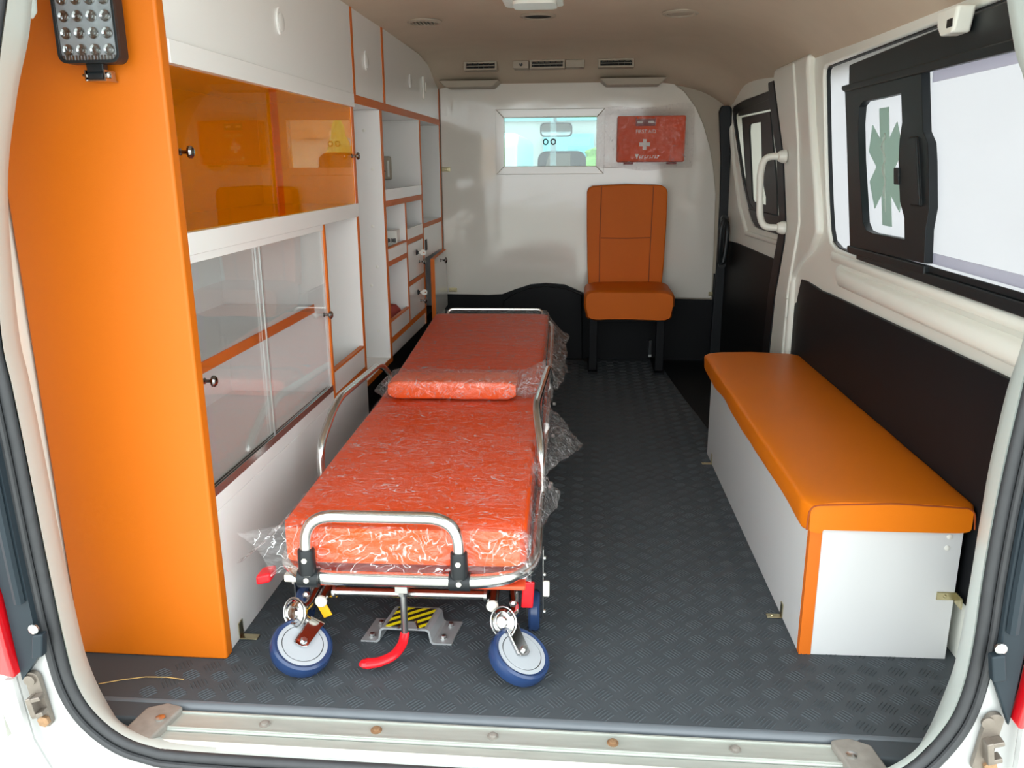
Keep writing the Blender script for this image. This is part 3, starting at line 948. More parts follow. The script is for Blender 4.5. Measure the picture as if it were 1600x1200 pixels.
tgp = MB().plate([(-1.02, 0.0), (0.74, 0.0), (0.76, 0.7), (0.72, 1.42), (-1.00, 1.42), (-1.04, 0.7)], [rrect(-0.86, 0.58, 0.16, 0.66, 0.08)], 0.0, 0.05, tg)
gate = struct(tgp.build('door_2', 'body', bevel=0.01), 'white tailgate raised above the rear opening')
MB().plate(rrect(-0.87, 0.59, 0.15, 0.67, 0.08), [], 0.02, 0.026, tg).build('pane', 'tint_glass', gate)
MB().plate(rrect(-0.80, 0.52, 0.78, 1.30, 0.05), [], -0.012, -0.001, tg).build('inner_lining', 'garnish', gate, bevel=0.004)

# bumper
bm_ = MB().box(-0.84, 0.60, 1.00, 1.160, -0.42, -0.155)
tag(bm_.build('rear_bumper', 'garnish', bevel=0.03, seg=4), 'dark grey rear bumper below the door sill', 'bumper')

# aluminium door sill
sill = struct(B('trim_9', 'alu', None, -0.79, 0.515, 1.246, 1.300, -0.030, -0.012, bevel=0.003), 'worn aluminium sill plate along the rear floor edge')
B('sill_step', 'alu', sill, -0.77, 0.50, 1.222, 1.2445, -0.034, -0.015, bevel=0.002)
B('sill_strip', 'lamp_white', sill, -0.76, 0.49, 1.196, 1.2205, -0.036, -0.0125, bevel=0.002)
B('sill_rib', 'alu', sill, -0.79, 0.515, 1.248, 1.253, -0.013, -0.0085, bevel=0.001)
B('sill_rib', 'alu', sill, -0.79, 0.515, 1.291, 1.296, -0.013, -0.0085, bevel=0.001)
for i, x_ in enumerate((-0.583, -0.370, -0.153, 0.065, 0.282, 0.47)):
    MB().lathe([(0.0105, 0), (0.0105, 0.002), (0.0065, 0.0025), (0.0065, 0.006), (0.003, 0.0068)], (x_, 1.272, -0.012), (0, 0, 1), 14).build('bolt', 'rust' if i % 2 else 'alu_dirty', sill)
for (x_, sg) in ((-0.80, 1), (0.500, -1)):
    cp = MB().plate([(x_ - 0.035 * sg, 1.205), (x_ + 0.030 * sg, 1.200), (x_ + 0.048 * sg, 1.296), (x_ + 0.010 * sg, 1.305), (x_ - 0.022 * sg, 1.29)], [], -0.034, 0.0, lambda u, v, q: (u, v, q))
    cp.build('end_cap', 'alu_dirty', sill, bevel=0.005)
    MB().lathe([(0.009, 0), (0.009, 0.003), (0.004, 0.005)], (x_ + 0.022 * sg, 1.258, 0.0), (0, 0, 1), 14).build('bolt', 'steel', sill)

# ================================================================== CABINETS (left side)
XB = -1.045


def knob(parent, pos, axis=(1, 0, 0), mat='dark_chrome', s=1.0):
    pr = [(0.0065, 0), (0.0065, 0.002), (0.0035, 0.004), (0.0035, 0.012), (0.006, 0.015), (0.0115, 0.018), (0.0115, 0.022), (0.008, 0.0255), (0.0, 0.0268)]
    return MB().lathe([(r * s, h * s) for r, h in pr], pos, axis, 20).build('knob', mat, parent)


def board(parent, name, y0, y1, z0, z1, xb=XB, xf=FX, edge=True, mat='white', ed='edge'):
    o = B(name, mat, parent, xb, xf - 0.0022, y0, y1, z0, z1)
    if edge:
        B('edge_strip', ed, parent, xf - 0.002, xf + 0.0008, y0, y1, z0, z1)
    return o


# --- display cabinet nearest the tailgate
dc = thing('display_cabinet', (-0.89, 2.06, 0), 'white cabinet with orange upholstered end panel, amber upper panes and clear lower panes', 'cabinet')
B('end_panel', 'orange', dc, -1.055, FX + 0.006, 1.450, 1.481, 0.0, 1.468, bevel=0.006, seg=3)
B('back_panel', 'white', dc, XB - 0.008, XB, 1.482, 2.672, 0.0, 1.215)
B('lower_panel', 'white', dc, FX - 0.016, FX, 1.482, 2.672, 0.0, 0.318, bevel=0.001)
B('lower_panel', 'white', dc, FX - 0.016, FX, 1.482, 2.298, 0.3185, 0.351, bevel=0.001)
B('compartment_floor', 'white', dc, XB, FX - 0.017, 1.482, 2.283, 0.335, 0.350)
B('partition', 'white', dc, XB, FX - 0.004, 2.284, 2.299, 0.335, 0.838)
B('partition_edge', 'edge', dc, FX - 0.0038, FX + 0.001, 2.2995, 2.312, 0.318, 0.838)
B('inner_side_panel', 'white', dc, XB, FX - 0.018, 1.4822, 1.492, 0.351, 1.215)
B('middle_rail', 'white', dc, FX - 0.018, FX + 0.004, 1.482, 2.668, 0.838, 0.880, bevel=0.0015)
B('rail_lip', 'white', dc, FX - 0.018, FX - 0.001, 1.482, 2.298, 0.822, 0.8375, bevel=0.001)
B('compartment_floor', 'white', dc, XB, FX - 0.019, 1.482, 2.668, 0.865, 0.880)
B('valance', 'white', dc, FX - 0.016, FX + 0.007, 1.482, 2.672, 1.176, 1.2165, bevel=0.0015)
B('compartment_top', 'white', dc, XB, FX - 0.017, 1.482, 2.668, 1.19, 1.205)
board(dc, 'side_panel', 2.656, 2.676, 0.30, 1.215)
# shelf behind the clear panes
B('shelf', 'white', dc, XB, -0.778, 1.493, 2.283, 0.590, 0.612)
B('shelf_edge', 'edge', dc, -0.7778, -0.7745, 1.493, 2.283, 0.589, 0.613)
# clear sliding panes
pl = B('clear_pane', 'glass', dc, FX - 0.013, FX - 0.010, 1.484, 1.862, 0.366, 0.824)
knob(pl, (FX - 0.010, 1.512, 0.588))
pr = B('clear_pane', 'glass', dc, FX - 0.0065, FX - 0.0035, 1.836, 2.284, 0.366, 0.824)
knob(pr, (FX - 0.0035, 2.262, 0.586))
B('pane_edge', 'steel', pr, FX - 0.0067, FX - 0.0033, 1.8335, 1.8358, 0.366, 0.824)
for xx in (FX - 0.014, FX - 0.007, FX - 0.001):
    B('pane_track', 'tube', dc, xx - 0.001, xx + 0.001, 1.483, 2.297, 0.3512, 0.369)
# amber sliding panes
pl = B('amber_pane', 'amber', dc, FX - 0.013, FX - 0.0095, 1.484, 2.035, 0.881, 1.1755)
knob(pl, (FX - 0.0095, 1.512, 1.025))
pr = B('amber_pane', 'amber', dc, FX - 0.006, FX - 0.0025, 1.975, 2.654, 0.881, 1.1755)
knob(pr, (FX - 0.0025, 2.640, 1.027))
# open niche at the far end
B('niche_back', 'white', dc, -0.965, -0.957, 2.30, 2.655, 0.337, 0.838)
board(dc, 'niche_floor', 2.3125, 2.655, 0.3185, 0.336, xb=-0.956)
B('niche_lip', 'white', dc, FX - 0.015, FX, 2.3125, 2.655, 0.3365, 0.402)
B('lip_edge', 'edge', dc, FX - 0.0152, FX + 0.0005, 2.3125, 2.655, 0.4022, 0.409)
# fixing bracket on the floor
lb = MB()
lb.box(FX + 0.001, FX + 0.0035, 1.525, 1.545, 0.004, 0.040)
lb.box(FX + 0.001, FX + 0.040, 1.525, 1.545, 0.001, 0.0038)
lb.build('floor_bracket', 'brass', dc, bevel=0.001)


def flush_pull(parent, y, z, r=0.030):
    pl_ = MB().lathe([(r * 0.72, 0.0), (r * 0.72, 0.002), (r * 0.6, 0.0032), (0, 0.0034)], (FX, y, z), (1, 0, 0), 24).build('flush_pull', 'white', parent)
    ring = [(FX + 0.0025, y - 0.012 + r * math.cos(t) * 0.75, z + r * math.sin(t)) for t in [R(110 + 14 * i) for i in range(11)]]
    MB().tube(ring, 0.0028, 8).build('pull_rim', 'white', pl_)


# --- overhead cupboards
oc1 = thing('overhead_cupboard', (-0.89, 2.09, 1.217), 'long white overhead cupboard above the amber panes', 'cupboard', 'overhead cupboards')
B('door', 'white', oc1, FX - 0.016, FX, 1.482, 2.694, 1.217, 1.478, bevel=0.001)
flush_pull(oc1, 2.075, 1.333)
oc2 = thing('overhead_cupboard', (-0.89, 2.91, 1.19), 'narrow white overhead cupboard above the open locker', 'cupboard', 'overhead cupboards')
B('door', 'white', oc2, FX - 0.016, FX - 0.001, 2.717, 3.098, 1.217, 1.478, bevel=0.001)
flush_pull(oc2, 2.875, 1.335)
board(oc2, 'bottom_board', 2.6965, 3.1095, 1.190, 1.2165)
B('edge_strip', 'edge', oc2, FX - 0.016, FX + 0.001, 2.6965, 2.7165, 1.2168, 1.478)
B('edge_strip', 'edge', oc2, FX - 0.016, FX + 0.001, 3.0985, 3.109, 1.2168, 1.478)
oc3 = thing('overhead_cupboard', (-0.89, 3.69, 1.19), 'white overhead cupboard next to the bulkhead with a white bar handle', 'cupboard', 'overhead cupboards')
MB().plate([(3.122, 1.217), (4.262, 1.217), (4.262, 1.362), (4.18, 1.388), (4.02, 1.444), (3.8, 1.468), (3.122, 1.476)], [], FX - 0.016, FX - 0.001, lambda u, v, q: (q, u, v)).build('door', 'white', oc3, bevel=0.001)
board(oc3, 'bottom_board', 3.110, 4.272, 1.190, 1.2165)
B('edge_strip', 'edge', oc3, FX - 0.016, FX + 0.001, 3.1095, 3.1215, 1.2168, 1.476)
B('edge_strip', 'edge', oc3, FX - 0.016, FX + 0.001, 4.2625, 4.272, 1.2168, 1.36)
flush_pull(oc3, 3.585, 1.336, 0.026)
hd = MB().plate(rrect(3.842, 3.872, 1.285, 1.382, 0.012), [], FX, FX + 0.008, lambda u, v, q: (q, u, v)).build('bar_handle', 'lamp_white', oc3, bevel=0.003)
MB().plate(rrect(3.905, 3.93, 1.32, 1.36, 0.006), [], FX - 0.001, FX + 0.006, lambda u, v, q: (q, u, v)).build('catch', 'lamp_white', oc3, bevel=0.002)

# --- open locker
ol = thing('open_locker', (-0.89, 2.87, 0), 'tall open white locker with orange edges between cabinet and drawer unit', 'cabinet')
board(ol, 'side_panel', 3.030, 3.056, 0.262, 1.189)
B('back_panel', 'white', ol, XB - 0.008, XB, 2.677, 3.029, 0.28, 1.189)
board(ol, 'floor_board', 2.677, 3.0295, 0.262, 0.281)
B('plinth', 'black_trim', ol, XB, FX - 0.035, 2.677, 3.056, 0.0, 0.261)
for (x_, z_) in ((-0.80, 1.12), (-0.775, 0.985), (-0.785, 0.78), (-0.775, 0.63), (-0.782, 0.385), (-0.80, 0.56)):
    MB().lathe([(0.006, 0), (0.006, 0.001), (0.003, 0.002)], (x_, 3.0298, z_), (0, -1, 0), 12).build('screw_cap', 'lamp_white', ol)

# --- drawer unit
du = thing('drawer_unit', (-0.89, 3.67, 0), 'white storage unit with open niches, two locked drawers and orange edges', 'cabinet')
board(du, 'upright', 3.745, 3.765, 0.277, 1.189)
board(du, 'upright', 3.390, 3.408, 0.354, 0.8475)
board(du, 'upright', 4.255, 4.272, 0.277, 1.189)
B('back_panel', 'white', du, XB - 0.008, XB, 3.057, 4.272, 0.277, 1.189)
board(du, 'shelf', 3.057, 3.7445, 0.848, 0.870)
B('shelf_lip', 'white', du, FX - 0.012, FX, 3.057, 3.7445, 0.8705, 0.911)
board(du, 'shelf', 3.057, 3.3895, 0.627, 0.646)
B('shelf_lip', 'white', du, FX - 0.012, FX, 3.057, 3.3895, 0.6465, 0.691)
B('lip_edge', 'edge', du, FX - 0.0122, FX + 0.0005, 3.057, 3.3895, 0.6912, 0.697)
board(du, 'shelf', 3.4085, 3.7445, 0.676, 0.696)
B('shelf_lip', 'white', du, FX - 0.012, FX, 3.4085, 3.7445, 0.6965, 0.740)
board(du, 'shelf', 3.057, 3.7445, 0.331, 0.353)
B('shelf_lip', 'white', du, FX - 0.012, FX, 3.057, 3.3895, 0.3535, 0.412)
B('lip_edge', 'edge', du, FX - 0.0122, FX + 0.0005, 3.057, 3.3895, 0.4122, 0.419)
board(du, 'shelf', 3.4085, 3.7445, 0.500, 0.518)
board(du, 'shelf', 3.7655, 4.2545, 0.718, 0.738)
B('base_panel', 'white', du, FX - 0.014, FX - 0.003, 3.057, 3.7445, 0.277, 0.3305)
B('plinth', 'black_trim', du, XB, FX - 0.035, 3.057, 4.272, 0.0, 0.276)
# drawers with lock, two key heads and knob
for (z0_, z1_) in ((0.520, 0.674), (0.355, 0.498)):
    d_ = B('drawer', 'white', du, -1.0, FX - 0.0008, 3.410, 3.743, z0_, z1_, bevel=0.001)
    zz = z1_ - 0.048
    MB().lathe([(0.012, 0), (0.012, 0.004), (0.007, 0.006), (0.007, 0.010)], (FX, 3.585, zz), (1, 0, 0), 16).build('lock', 'black_plastic', d_)
    kk = MB()
    kk.plate(rrect(FX + 0.016, FX + 0.042, zz - 0.012, zz + 0.012, 0.010), [rrect(FX + 0.030, FX + 0.037, zz - 0.003, zz + 0.003, 0.0025, 3)], 3.5825, 3.5875, lambda u, v, q: (u, q, v))
    kk.obox((FX + 0.012, 3.585, zz), (0.006, 0, 0), (0, 0.0015, 0), (0, 0, 0.0035))
    kk.build('key', 'key', d_, bevel=0.001)
    knob(d_, (FX, 3.635, zz - 0.045), s=1.15)
# cupboard with slot, door ajar
fx_ = B('fascia', 'white', du, FX - 0.016, FX - 0.001, 3.766, 4.254, 0.580, 0.7175, bevel=0.001)
B('slot', 'dark', fx_, FX - 0.002, FX + 0.0015, 3.795, 3.835, 0.612, 0.662, bevel=0.001)
B('inner_fascia', 'white', du, FX - 0.10, FX - 0.09, 3.766, 4.254, 0.278, 0.579)
dp = MB()
hx, hy = FX + 0.002, 4.250
ex, ey = FX + 0.020, 3.800
dv = Vector((ex - hx, ey - hy, 0)).normalized()
nv = Vector((-dv.y, dv.x, 0))
if nv.x < 0:
    nv = -nv
L_ = (Vector((ex, ey, 0)) - Vector((hx, hy, 0))).length
cc = Vector((hx, hy, 0.4275)) + dv * L_ / 2 + nv * 0.010
ad = dp.obox(cc, dv * L_ / 2, nv * 0.009, (0, 0, 0.1455)).build('cupboard_door', 'white', du, bevel=0.001)
c2 = Vector((hx, hy, 0.4275)) + dv * (L_ + 0.001) + nv * 0.010
MB().obox(c2, dv * 0.0012, nv * 0.0095, (0, 0, 0.146)).build('edge_strip', 'edge', ad)
MB().obox(Vector((cc.x, cc.y, 0.5737)), dv * L_ / 2, nv * 0.0095, (0, 0, 0.0012)).build('edge_strip', 'edge', ad)
kp = Vector((hx, hy, 0.545)) + dv * (L_ * 0.55) + nv * 0.019
knob(ad, kp, nv, s=1.35)

# --- loose things in the niches
wb = thing('white_carton', (-0.81, 3.32, 0.6465), 'small white carton with dark lettering in the middle niche', 'box')
cb = MB().obox((-0.812, 3.325, 0.6465 + 0.049), (0.055, 0.004, 0), (-0.004, 0.045, 0), (0, 0, 0.049)).build('carton', 'lamp_white', wb, bevel=0.002)
for i in range(9):
    if i == 4:
        continue
    xx = -0.797 + i * 0.0046
    MB().obox((xx, 3.2796, 0.706), (0.0017, 0.0001, 0), (0, 0.0006, 0), (0, 0, 0.0085 if i % 3 else 0.0070)).build('lettering', 'ink', cb)
sb = thing('switch_box', (-0.885, 3.72, 0.94), 'beige switch box with white rocker fixed inside the upper niche', 'switch')
B('housing', 'header', sb, -0.925, -0.868, 3.705, 3.7448, 0.935, 1.036, bevel=0.008)
B('rocker', 'lamp_white', sb, -0.880, -0.871, 3.698, 3.7048, 0.948, 1.018, bevel=0.002)
MB().lathe([(0.004, 0), (0.004, 0.002), (0, 0.0025)], (-0.893, 3.705, 0.972), (0, -1, 0), 12).build('socket_hole', 'dark', sb)
rp_ = MB()
rp_.lathe([(0.0, -0.040), (0.035, -0.034), (0.05, -0.008), (0.046, 0.020), (0.028, 0.042), (0.0, 0.048)], (-0.805, 3.325, 0.3945), (0, 0, 1), 16)
tag(rp_.build('red_pouch', 'bag_red'), 'dull red cloth pouch lying in the lowest niche', 'pouch')

# ================================================================== BENCH
bn = thing('bench', (0.462, 1.565, 0), 'white storage bench with orange corner strip and orange cushion', 'bench', rotz=0.0140)


def LB(name, mat, p, *a, **k):
    return MB().box(*a).build(name, mat, p, local=True, **k)


LB('front_panel', 'bench_white', bn, 0.0, 0.016, 0.0165, 1.235, 0.0, 0.292, bevel=0.001)
LB('end_panel', 'bench_white', bn, 0.0245, 0.298, 0.0, 0.016, 0.0, 0.292, bevel=0.001)
LB('end_panel', 'bench_white', bn, 0.0165, 0.298, 1.219, 1.235, 0.0, 0.292, bevel=0.001)
LB('rear_panel', 'bench_white', bn, 0.283, 0.298, 0.0165, 1.2185, 0.0, 0.292)
LB('edge_strip', 'edge', bn, 0.0, 0.0242, -0.001, 0.016, 0.0, 0.292)
LB('lid', 'bench_white', bn, 0.0, 0.298, 0.0, 1.235, 0.2922, 0.2985)
cu = MB()


def cush(u, v):
    # closed cross-section swept along y with rounded ends
    a = 2 * math.pi * u
    y = -0.014 + 1.335 * v
    cx_, cz_ = 0.149, 0.3185
    hx_, hz_ = 0.166, 0.030
    c, s_ = math.cos(a), math.sin(a)
    p = 0.22
    x = cx_ + hx_ * math.copysign(abs(c) ** p, c)
    z = cz_ + hz_ * math.copysign(abs(s_) ** p, s_)
    e = min(v, 1 - v) * 1.335
    k_ = 1.0 if e > 0.010 else 1 - 0.06 * (1 - e / 0.010) ** 2
    if s_ > 0.3:
        z += 0.006 * math.sin(math.pi * min(1, max(0, (x + 0.017) / 0.33))) + 0.0025 * noise.noise((x * 9, y * 5, 3))
    if c < -0.5:
        x += 0.004 * noise.noise((y * 8, z * 30, 5))
        z -= 0.010 * (0.5 + noise.noise((y * 4, 1.3, 2))) if s_ < 0 else 0
    return (cx_ + (x - cx_) * k_, y, cz_ + (z - cz_) * k_)


nU, nV = 49, 60
cu.grid(cush, nU, nV)
cu.f.append(tuple(range(nU - 1)))
cu.f.append(tuple((nV - 1) * nU + i for i in range(nU - 2, -1, -1)))
cushion = cu.build('cushion', 'orange_cushion', bn, local=True, weld=True, angle=45)
sm = MB()
sm.tube(fillet([(-0.012, -0.0155, 0.291), (-0.010, -0.0155, 0.343), (0.15, -0.0155, 0.351), (0.306, -0.0155, 0.344), (0.310, -0.0155, 0.300)], 0.02, 5), 0.0017, 6)
sm.build('seam', 'seam', cushion, local=True)
for (yy) in (0.145, 1.13):
    q = MB()
    q.box(-0.003, -0.0005, yy - 0.008, yy + 0.008, 0.004, 0.036)
    q.box(-0.034, -0.0005, yy - 0.008, yy + 0.008, 0.0012, 0.0037)
    q.lathe([(0.004, 0), (0.003, 0.002)], (-0.022, yy, 0.0037), (0, 0, 1), 10)
    q.build('floor_bracket', 'brass', bn, local=True, bevel=0.0008)
q = MB()
q.box(0.262, 0.300, -0.004, -0.0005, 0.138, 0.155)
q.box(0.2985, 0.3015, -0.030, -0.0005, 0.132, 0.155)
q.lathe([(0.004, 0), (0.003, 0.002)], (0.278, -0.004, 0.1465), (0, -1, 0), 10)
q.build('wall_bracket', 'brass', bn, local=True, bevel=0.0008)
for (xx, zz) in ((0.272, 0.276), (0.270, 0.252)):
    MB().lathe([(0.0055, 0), (0.0055, 0.001), (0.003, 0.002)], (xx, -0.0005, zz), (0, -1, 0), 12).build('screw_cap', 'lamp_white', bn, local=True)

# ================================================================== ATTENDANT SEAT
st = thing('attendant_seat', (0.205, 4.05, 0), 'orange leatherette attendant seat on black legs against the bulkhead', 'seat')
bk = MB().plate([(0.022, 0.385), (0.388, 0.385), (0.395, 0.50), (0.400, 0.70), (0.400, 0.86), (0.392, 0.882), (0.370, 0.894), (0.205, 0.900), (0.035, 0.892), (0.012, 0.880), (0.006, 0.86), (0.008, 0.70), (0.014, 0.50)], [],
                4.165, 4.262, lambda u, v, q: (u, q - 0.02 * (0.9 - v) * 0.0, v)).build('backrest', 'seat_orange', st, bevel=0.022, seg=4)
for pts in ([(0.078, 4.1635, 0.89), (0.074, 4.1635, 0.66), (0.076, 4.1635, 0.40)], [(0.330, 4.1635, 0.89), (0.326, 4.1635, 0.66), (0.322, 4.1635, 0.40)], [(0.080, 4.1635, 0.640), (0.20, 4.1635, 0.638), (0.324, 4.1635, 0.642)]):
    MB().tube(pts, 0.0022, 6).build('seam', 'seam', bk)
se = MB()


def seatf(u, v):
    a = 2 * math.pi * u
    c, s_ = math.cos(a), math.sin(a)
    p = 0.3
    x = 0.213 + 0.213 * math.copysign(abs(c) ** p, c) * (1 - 0.04 * (s_ < 0))
    z = 0.346 + 0.076 * math.copysign(abs(s_) ** p, s_)
    y = 3.855 + 0.30 * v
    k_ = 1 - 0.10 * max(0, 1 - v / 0.10) ** 2
    x = 0.213 + (x - 0.213) * (0.5 + 0.5 * k_)
    z = 0.346 + (z - 0.346) * k_
    if s_ < -0.5:
        z += 0.012 * (1 - ((x - 0.213) / 0.2) ** 2)
    y -= 0.010 * math.sin(math.pi * min(1, max(0, (x) / 0.426))) * (1 - v)
    z += 0.003 * noise.noise((x * 18, z * 18, v * 4))
    return (x, y, z)


se.grid(seatf, 49, 14)
se.f.append(tuple(range(48)))
se.f.append(tuple(13 * 49 + i for i in range(47, -1, -1)))
se.build('seat', 'seat_orange', st, weld=True, angle=50)
for xx in (0.048, 0.372):
    B('leg', 'black_trim', st, xx - 0.020, xx + 0.020, 3.955, 3.985, 0.012, 0.275, bevel=0.003)
    B('foot', 'black_trim', st, xx - 0.024, xx + 0.024, 3.92, 4.255, 0.0005, 0.0115, bevel=0.003)
B('seat_frame', 'black_trim', st, 0.03, 0.39, 3.96, 4.16, 0.255, 0.272, bevel=0.003)
B('buckle', 'black_plastic', st, 0.315, 0.332, 3.93, 3.95, 0.10, 0.17, bevel=0.003)
MB().box(0.317, 0.331, 3.9290, 3.931, 0.088, 0.100).build('buckle_tongue', 'steel', st)

# ================================================================== FIRST AID KIT
fa = thing('first_aid_box', (0.316, 4.24, 0.998), 'red first aid box in a clear plastic bag on the bulkhead', 'first aid box')
B('case', 'aid_red', fa, 0.150, 0.478, 4.215, 4.279, 1.004, 1.222, bevel=0.008, seg=3)
ld = B('lid', 'aid_red', fa, 0.154, 0.474, 4.196, 4.2145, 1.006, 1.220, bevel=0.006, seg=3)
hg = B('handle_recess', 'aid_dark', ld, 0.236, 0.332, 4.1945, 4.1965, 1.173, 1.214, bevel=0.001)
B('handle', 'aid_red', ld, 0.240, 0.328, 4.186, 4.1955, 1.2055, 1.219, bevel=0.003)
for xx in (0.243, 0.296):
    B('clip', 'print', ld, xx, xx + 0.026, 4.1915, 4.1945, 1.186, 1.196, bevel=0.001)
cr = MB()
cr.box(0.273, 0.291, 4.1948, 4.1962, 1.062, 1.112)
cr.box(0.256, 0.2728, 4.1948, 4.1962, 1.079, 1.097)
cr.box(0.2912, 0.308, 4.1948, 4.1962, 1.079, 1.097)
cr.build('cross', 'print', ld)
tm = text_mesh('FIRST AID', 0.0245, 0.0006)
tm.materials.append(M['print'])
to = bpy.data.objects.new('lettering', tm)
col.objects.link(to)
to.parent = ld
to.matrix_basis = wm(ld).inverted() @ (Matrix.Translation((0.286, 4.1955, 1.147)) @ Matrix.Rotation(R(90), 4, 'X') @ Matrix.Scale(0.92, 4, (1, 0, 0)))
lg = MB()
lg.plate([(0.236, 1.042), (0.256, 1.042), (0.247, 1.018)], [], 4.1948, 4.1962, lambda u, v, q: (u, q, v))
for i in range(8):
    xx = 0.260 + i * 0.0125
    lg.obox((xx, 4.1955, 1.0285), (0.0016, 0, 0.001), (0, 0.0007, 0), (0.002, 0, 0.0075))
    lg.obox((xx + 0.004, 4.1955, 1.0285 + (0.005 if i % 2 else -0.004)), (0.0035, 0, 0), (0, 0.0007, 0), (0, 0, 0.0015))
lg.build('maker_mark', 'print', ld)
for xx in (0.185, 0.395):
    B('foot_tab', 'aid_dark', fa, xx, xx + 0.045, 4.205, 4.27, 0.994, 1.0035, bevel=0.002)


def bag(u, v):
    x = 0.045 + 0.475 * u
    z = 0.972 + 0.285 * v + 0.010 * math.sin(u * 9) * (1 if v in (0, 1) else 0) + 0.02 * u * v
    dx = max(0, 0.148 - x, x - 0.482) / 0.1
    dz = max(0, 1.002 - z, z - 1.224) / 0.03
    d = min(1, math.hypot(dx, dz))
    y = 4.186 + 0.088 * d
    y -= 0.006 * abs(noise.noise((x * 22, z * 22, 2))) + 0.004 * noise.noise((x * 50, z * 45, 9))
    return (x, min(y, 4.2785), z)


MB().grid(bag, 90, 60).build('plastic_bag', 'film_wall', fa, recalc=False)

# ================================================================== CEILING FITTINGS
dl = thing('dome_lamp', (-0.17, 2.74, 1.47), 'cream dome lamp on the headliner', 'lamp')
MB().plate(rrect(-0.262, -0.078, 2.66, 2.815, 0.03), [], 1.478, 1.498, lambda u, v, q: (u, v, q)).build('base', 'cream', dl, bevel=0.007)
MB().plate(rrect(-0.232, -0.098, 2.68, 2.795, 0.025), [], 1.468, 1.4778, lambda u, v, q: (u, v, q)).build('lens', 'lamp_white', dl, bevel=0.005)
for (x_, y_, lb_, op) in ((-0.174, 3.055, 'round ceiling speaker with dark centre behind the dome lamp', 1), (0.313, 3.05, 'round beige ceiling cover plate near the side windows', 0), (-0.585, 3.12, 'round slotted ceiling vent beside the overhead cupboards', 2)):
    z_ = ceil_z(x_, y_) - 0.005
    if op == 1:
        t_ = thing('ceiling_speaker', (x_, y_, z_), lb_, 'speaker')
    elif op == 0:
        t_ = thing('ceiling_cover', (x_, y_, z_), lb_, 'cover')
    else:
        t_ = thing('ceiling_vent', (x_, y_, z_), lb_, 'vent')
    r_ = 0.064
    MB().lathe([(r_, 0.0), (r_, 0.004), (r_ * 0.82, 0.009), (r_ * 0.74, 0.006), (r_ * 0.74, 0.0)], (x_, y_, z_), (0, 0, -1), 28).build('bezel', 'header', t_)
    if op == 1:
        MB().lathe([(r_ * 0.73, 0.0), (r_ * 0.73, 0.004), (0, 0.0045)], (x_, y_, z_), (0, 0, -1), 24).build('grille', 'dark', t_)
    elif op == 0:
        MB().lathe([(r_ * 0.73, 0.0), (r_ * 0.73, 0.004), (0, 0.007)], (x_, y_, z_), (0, 0, -1), 24).build('cap', 'header', t_)
    else:
        MB().lathe([(r_ * 0.73, 0.0), (r_ * 0.73, 0.003), (0, 0.0035)], (x_, y_, z_), (0, 0, -1), 24).build('grille', 'dark', t_)
        for i in range(-3, 4):
            B('slat', 'header', t_, x_ + i * 0.013 - 0.002, x_ + i * 0.013 + 0.002, y_ - 0.04, y_ + 0.04, z_ - 0.008, z_ - 0.0036)

# air outlets in the front header


def outlet(x0_, x1_, zc, label, blades=True, nm='air_outlet'):
    t_ = thing(nm, ((x0_ + x1_) / 2, 4.10, zc - 0.02), label, 'air vent', 'air outlets in the front header')
    yf = 4.030
    fr = MB().plate([(x0_, zc - 0.019), (x1_, zc - 0.019), (x1_, zc + 0.019), (x0_, zc + 0.019)], [[(x0_ + 0.010, zc - 0.011), (x1_ - 0.010, zc - 0.011), (x1_ - 0.010, zc + 0.011), (x0_ + 0.010, zc + 0.011)]], yf, yf + 0.07, lambda u, v, q: (u, q, v))
    fr.build('frame', 'header', t_, bevel=0.002)
    B('duct', 'dark', t_, x0_ + 0.008, x1_ - 0.008, yf + 0.03, yf + 0.035, zc - 0.012, zc + 0.012)
    if blades:
        n = 6
        for i in range(n):
            xx = x0_ + 0.016 + (x1_ - x0_ - 0.032) * i / (n - 1)
            B('blade', 'black_plastic', t_, xx - 0.002, xx + 0.002, yf + 0.006, yf + 0.028, zc - 0.011, zc + 0.011)
        B('cross_blade', 'header', t_, x0_ + 0.010, x1_ - 0.010, yf + 0.004, yf + 0.0058, zc - 0.0012, zc + 0.0012)
    return t_


outlet(-0.575, -0.420, 1.441, 'left air outlet in the front header')
outlet(-0.268, -0.105, 1.444, 'middle air outlet in the front header')
outlet(0.048, 0.212, 1.444, 'right air outlet in the front header')
cp = thing('fan_switch', (-0.31, 4.08, 1.43), 'small fan switch panel left of the middle air outlet', 'switch')
B('plate', 'header', cp, -0.345, -0.272, 4.032, 4.12, 1.427, 1.461, bevel=0.003)
MB().lathe([(0.008, 0), (0.007, 0.008), (0.002, 0.009)], (-0.308, 4.032, 1.444), (0, -1, 0), 14).build('dial', 'black_plastic', cp)
B('pointer', 'print', cp, -0.309, -0.307, 4.022, 4.0235, 1.444, 1.451)
cp = thing('blank_panel', (-0.05, 4.08, 1.43), 'blank grey plate right of the middle air outlet', 'panel')
B('plate', 'header', cp, -0.102, -0.015, 4.032, 4.12, 1.428, 1.461, bevel=0.003)
B('inset', 'header', cp, -0.092, -0.025, 4.029, 4.0318, 1.435, 1.454, bevel=0.001)
for (xa, xb_, lb_) in ((-0.715, -0.42, 'grey tray bracket under the left end of the header'), (0.055, 0.375, 'grey tray bracket under the right end of the header')):
    tb = MB().plate([(xa, 1.388), (xb_, 1.388), (xb_ - 0.035, 1.358), (xa + 0.035, 1.358)], [], 4.13, 4.276, lambda u, v, q: (u, q, v)).build('header_bracket', 'header', bevel=0.006)
    tag(tb, lb_, 'bracket', 'tray brackets under the header')

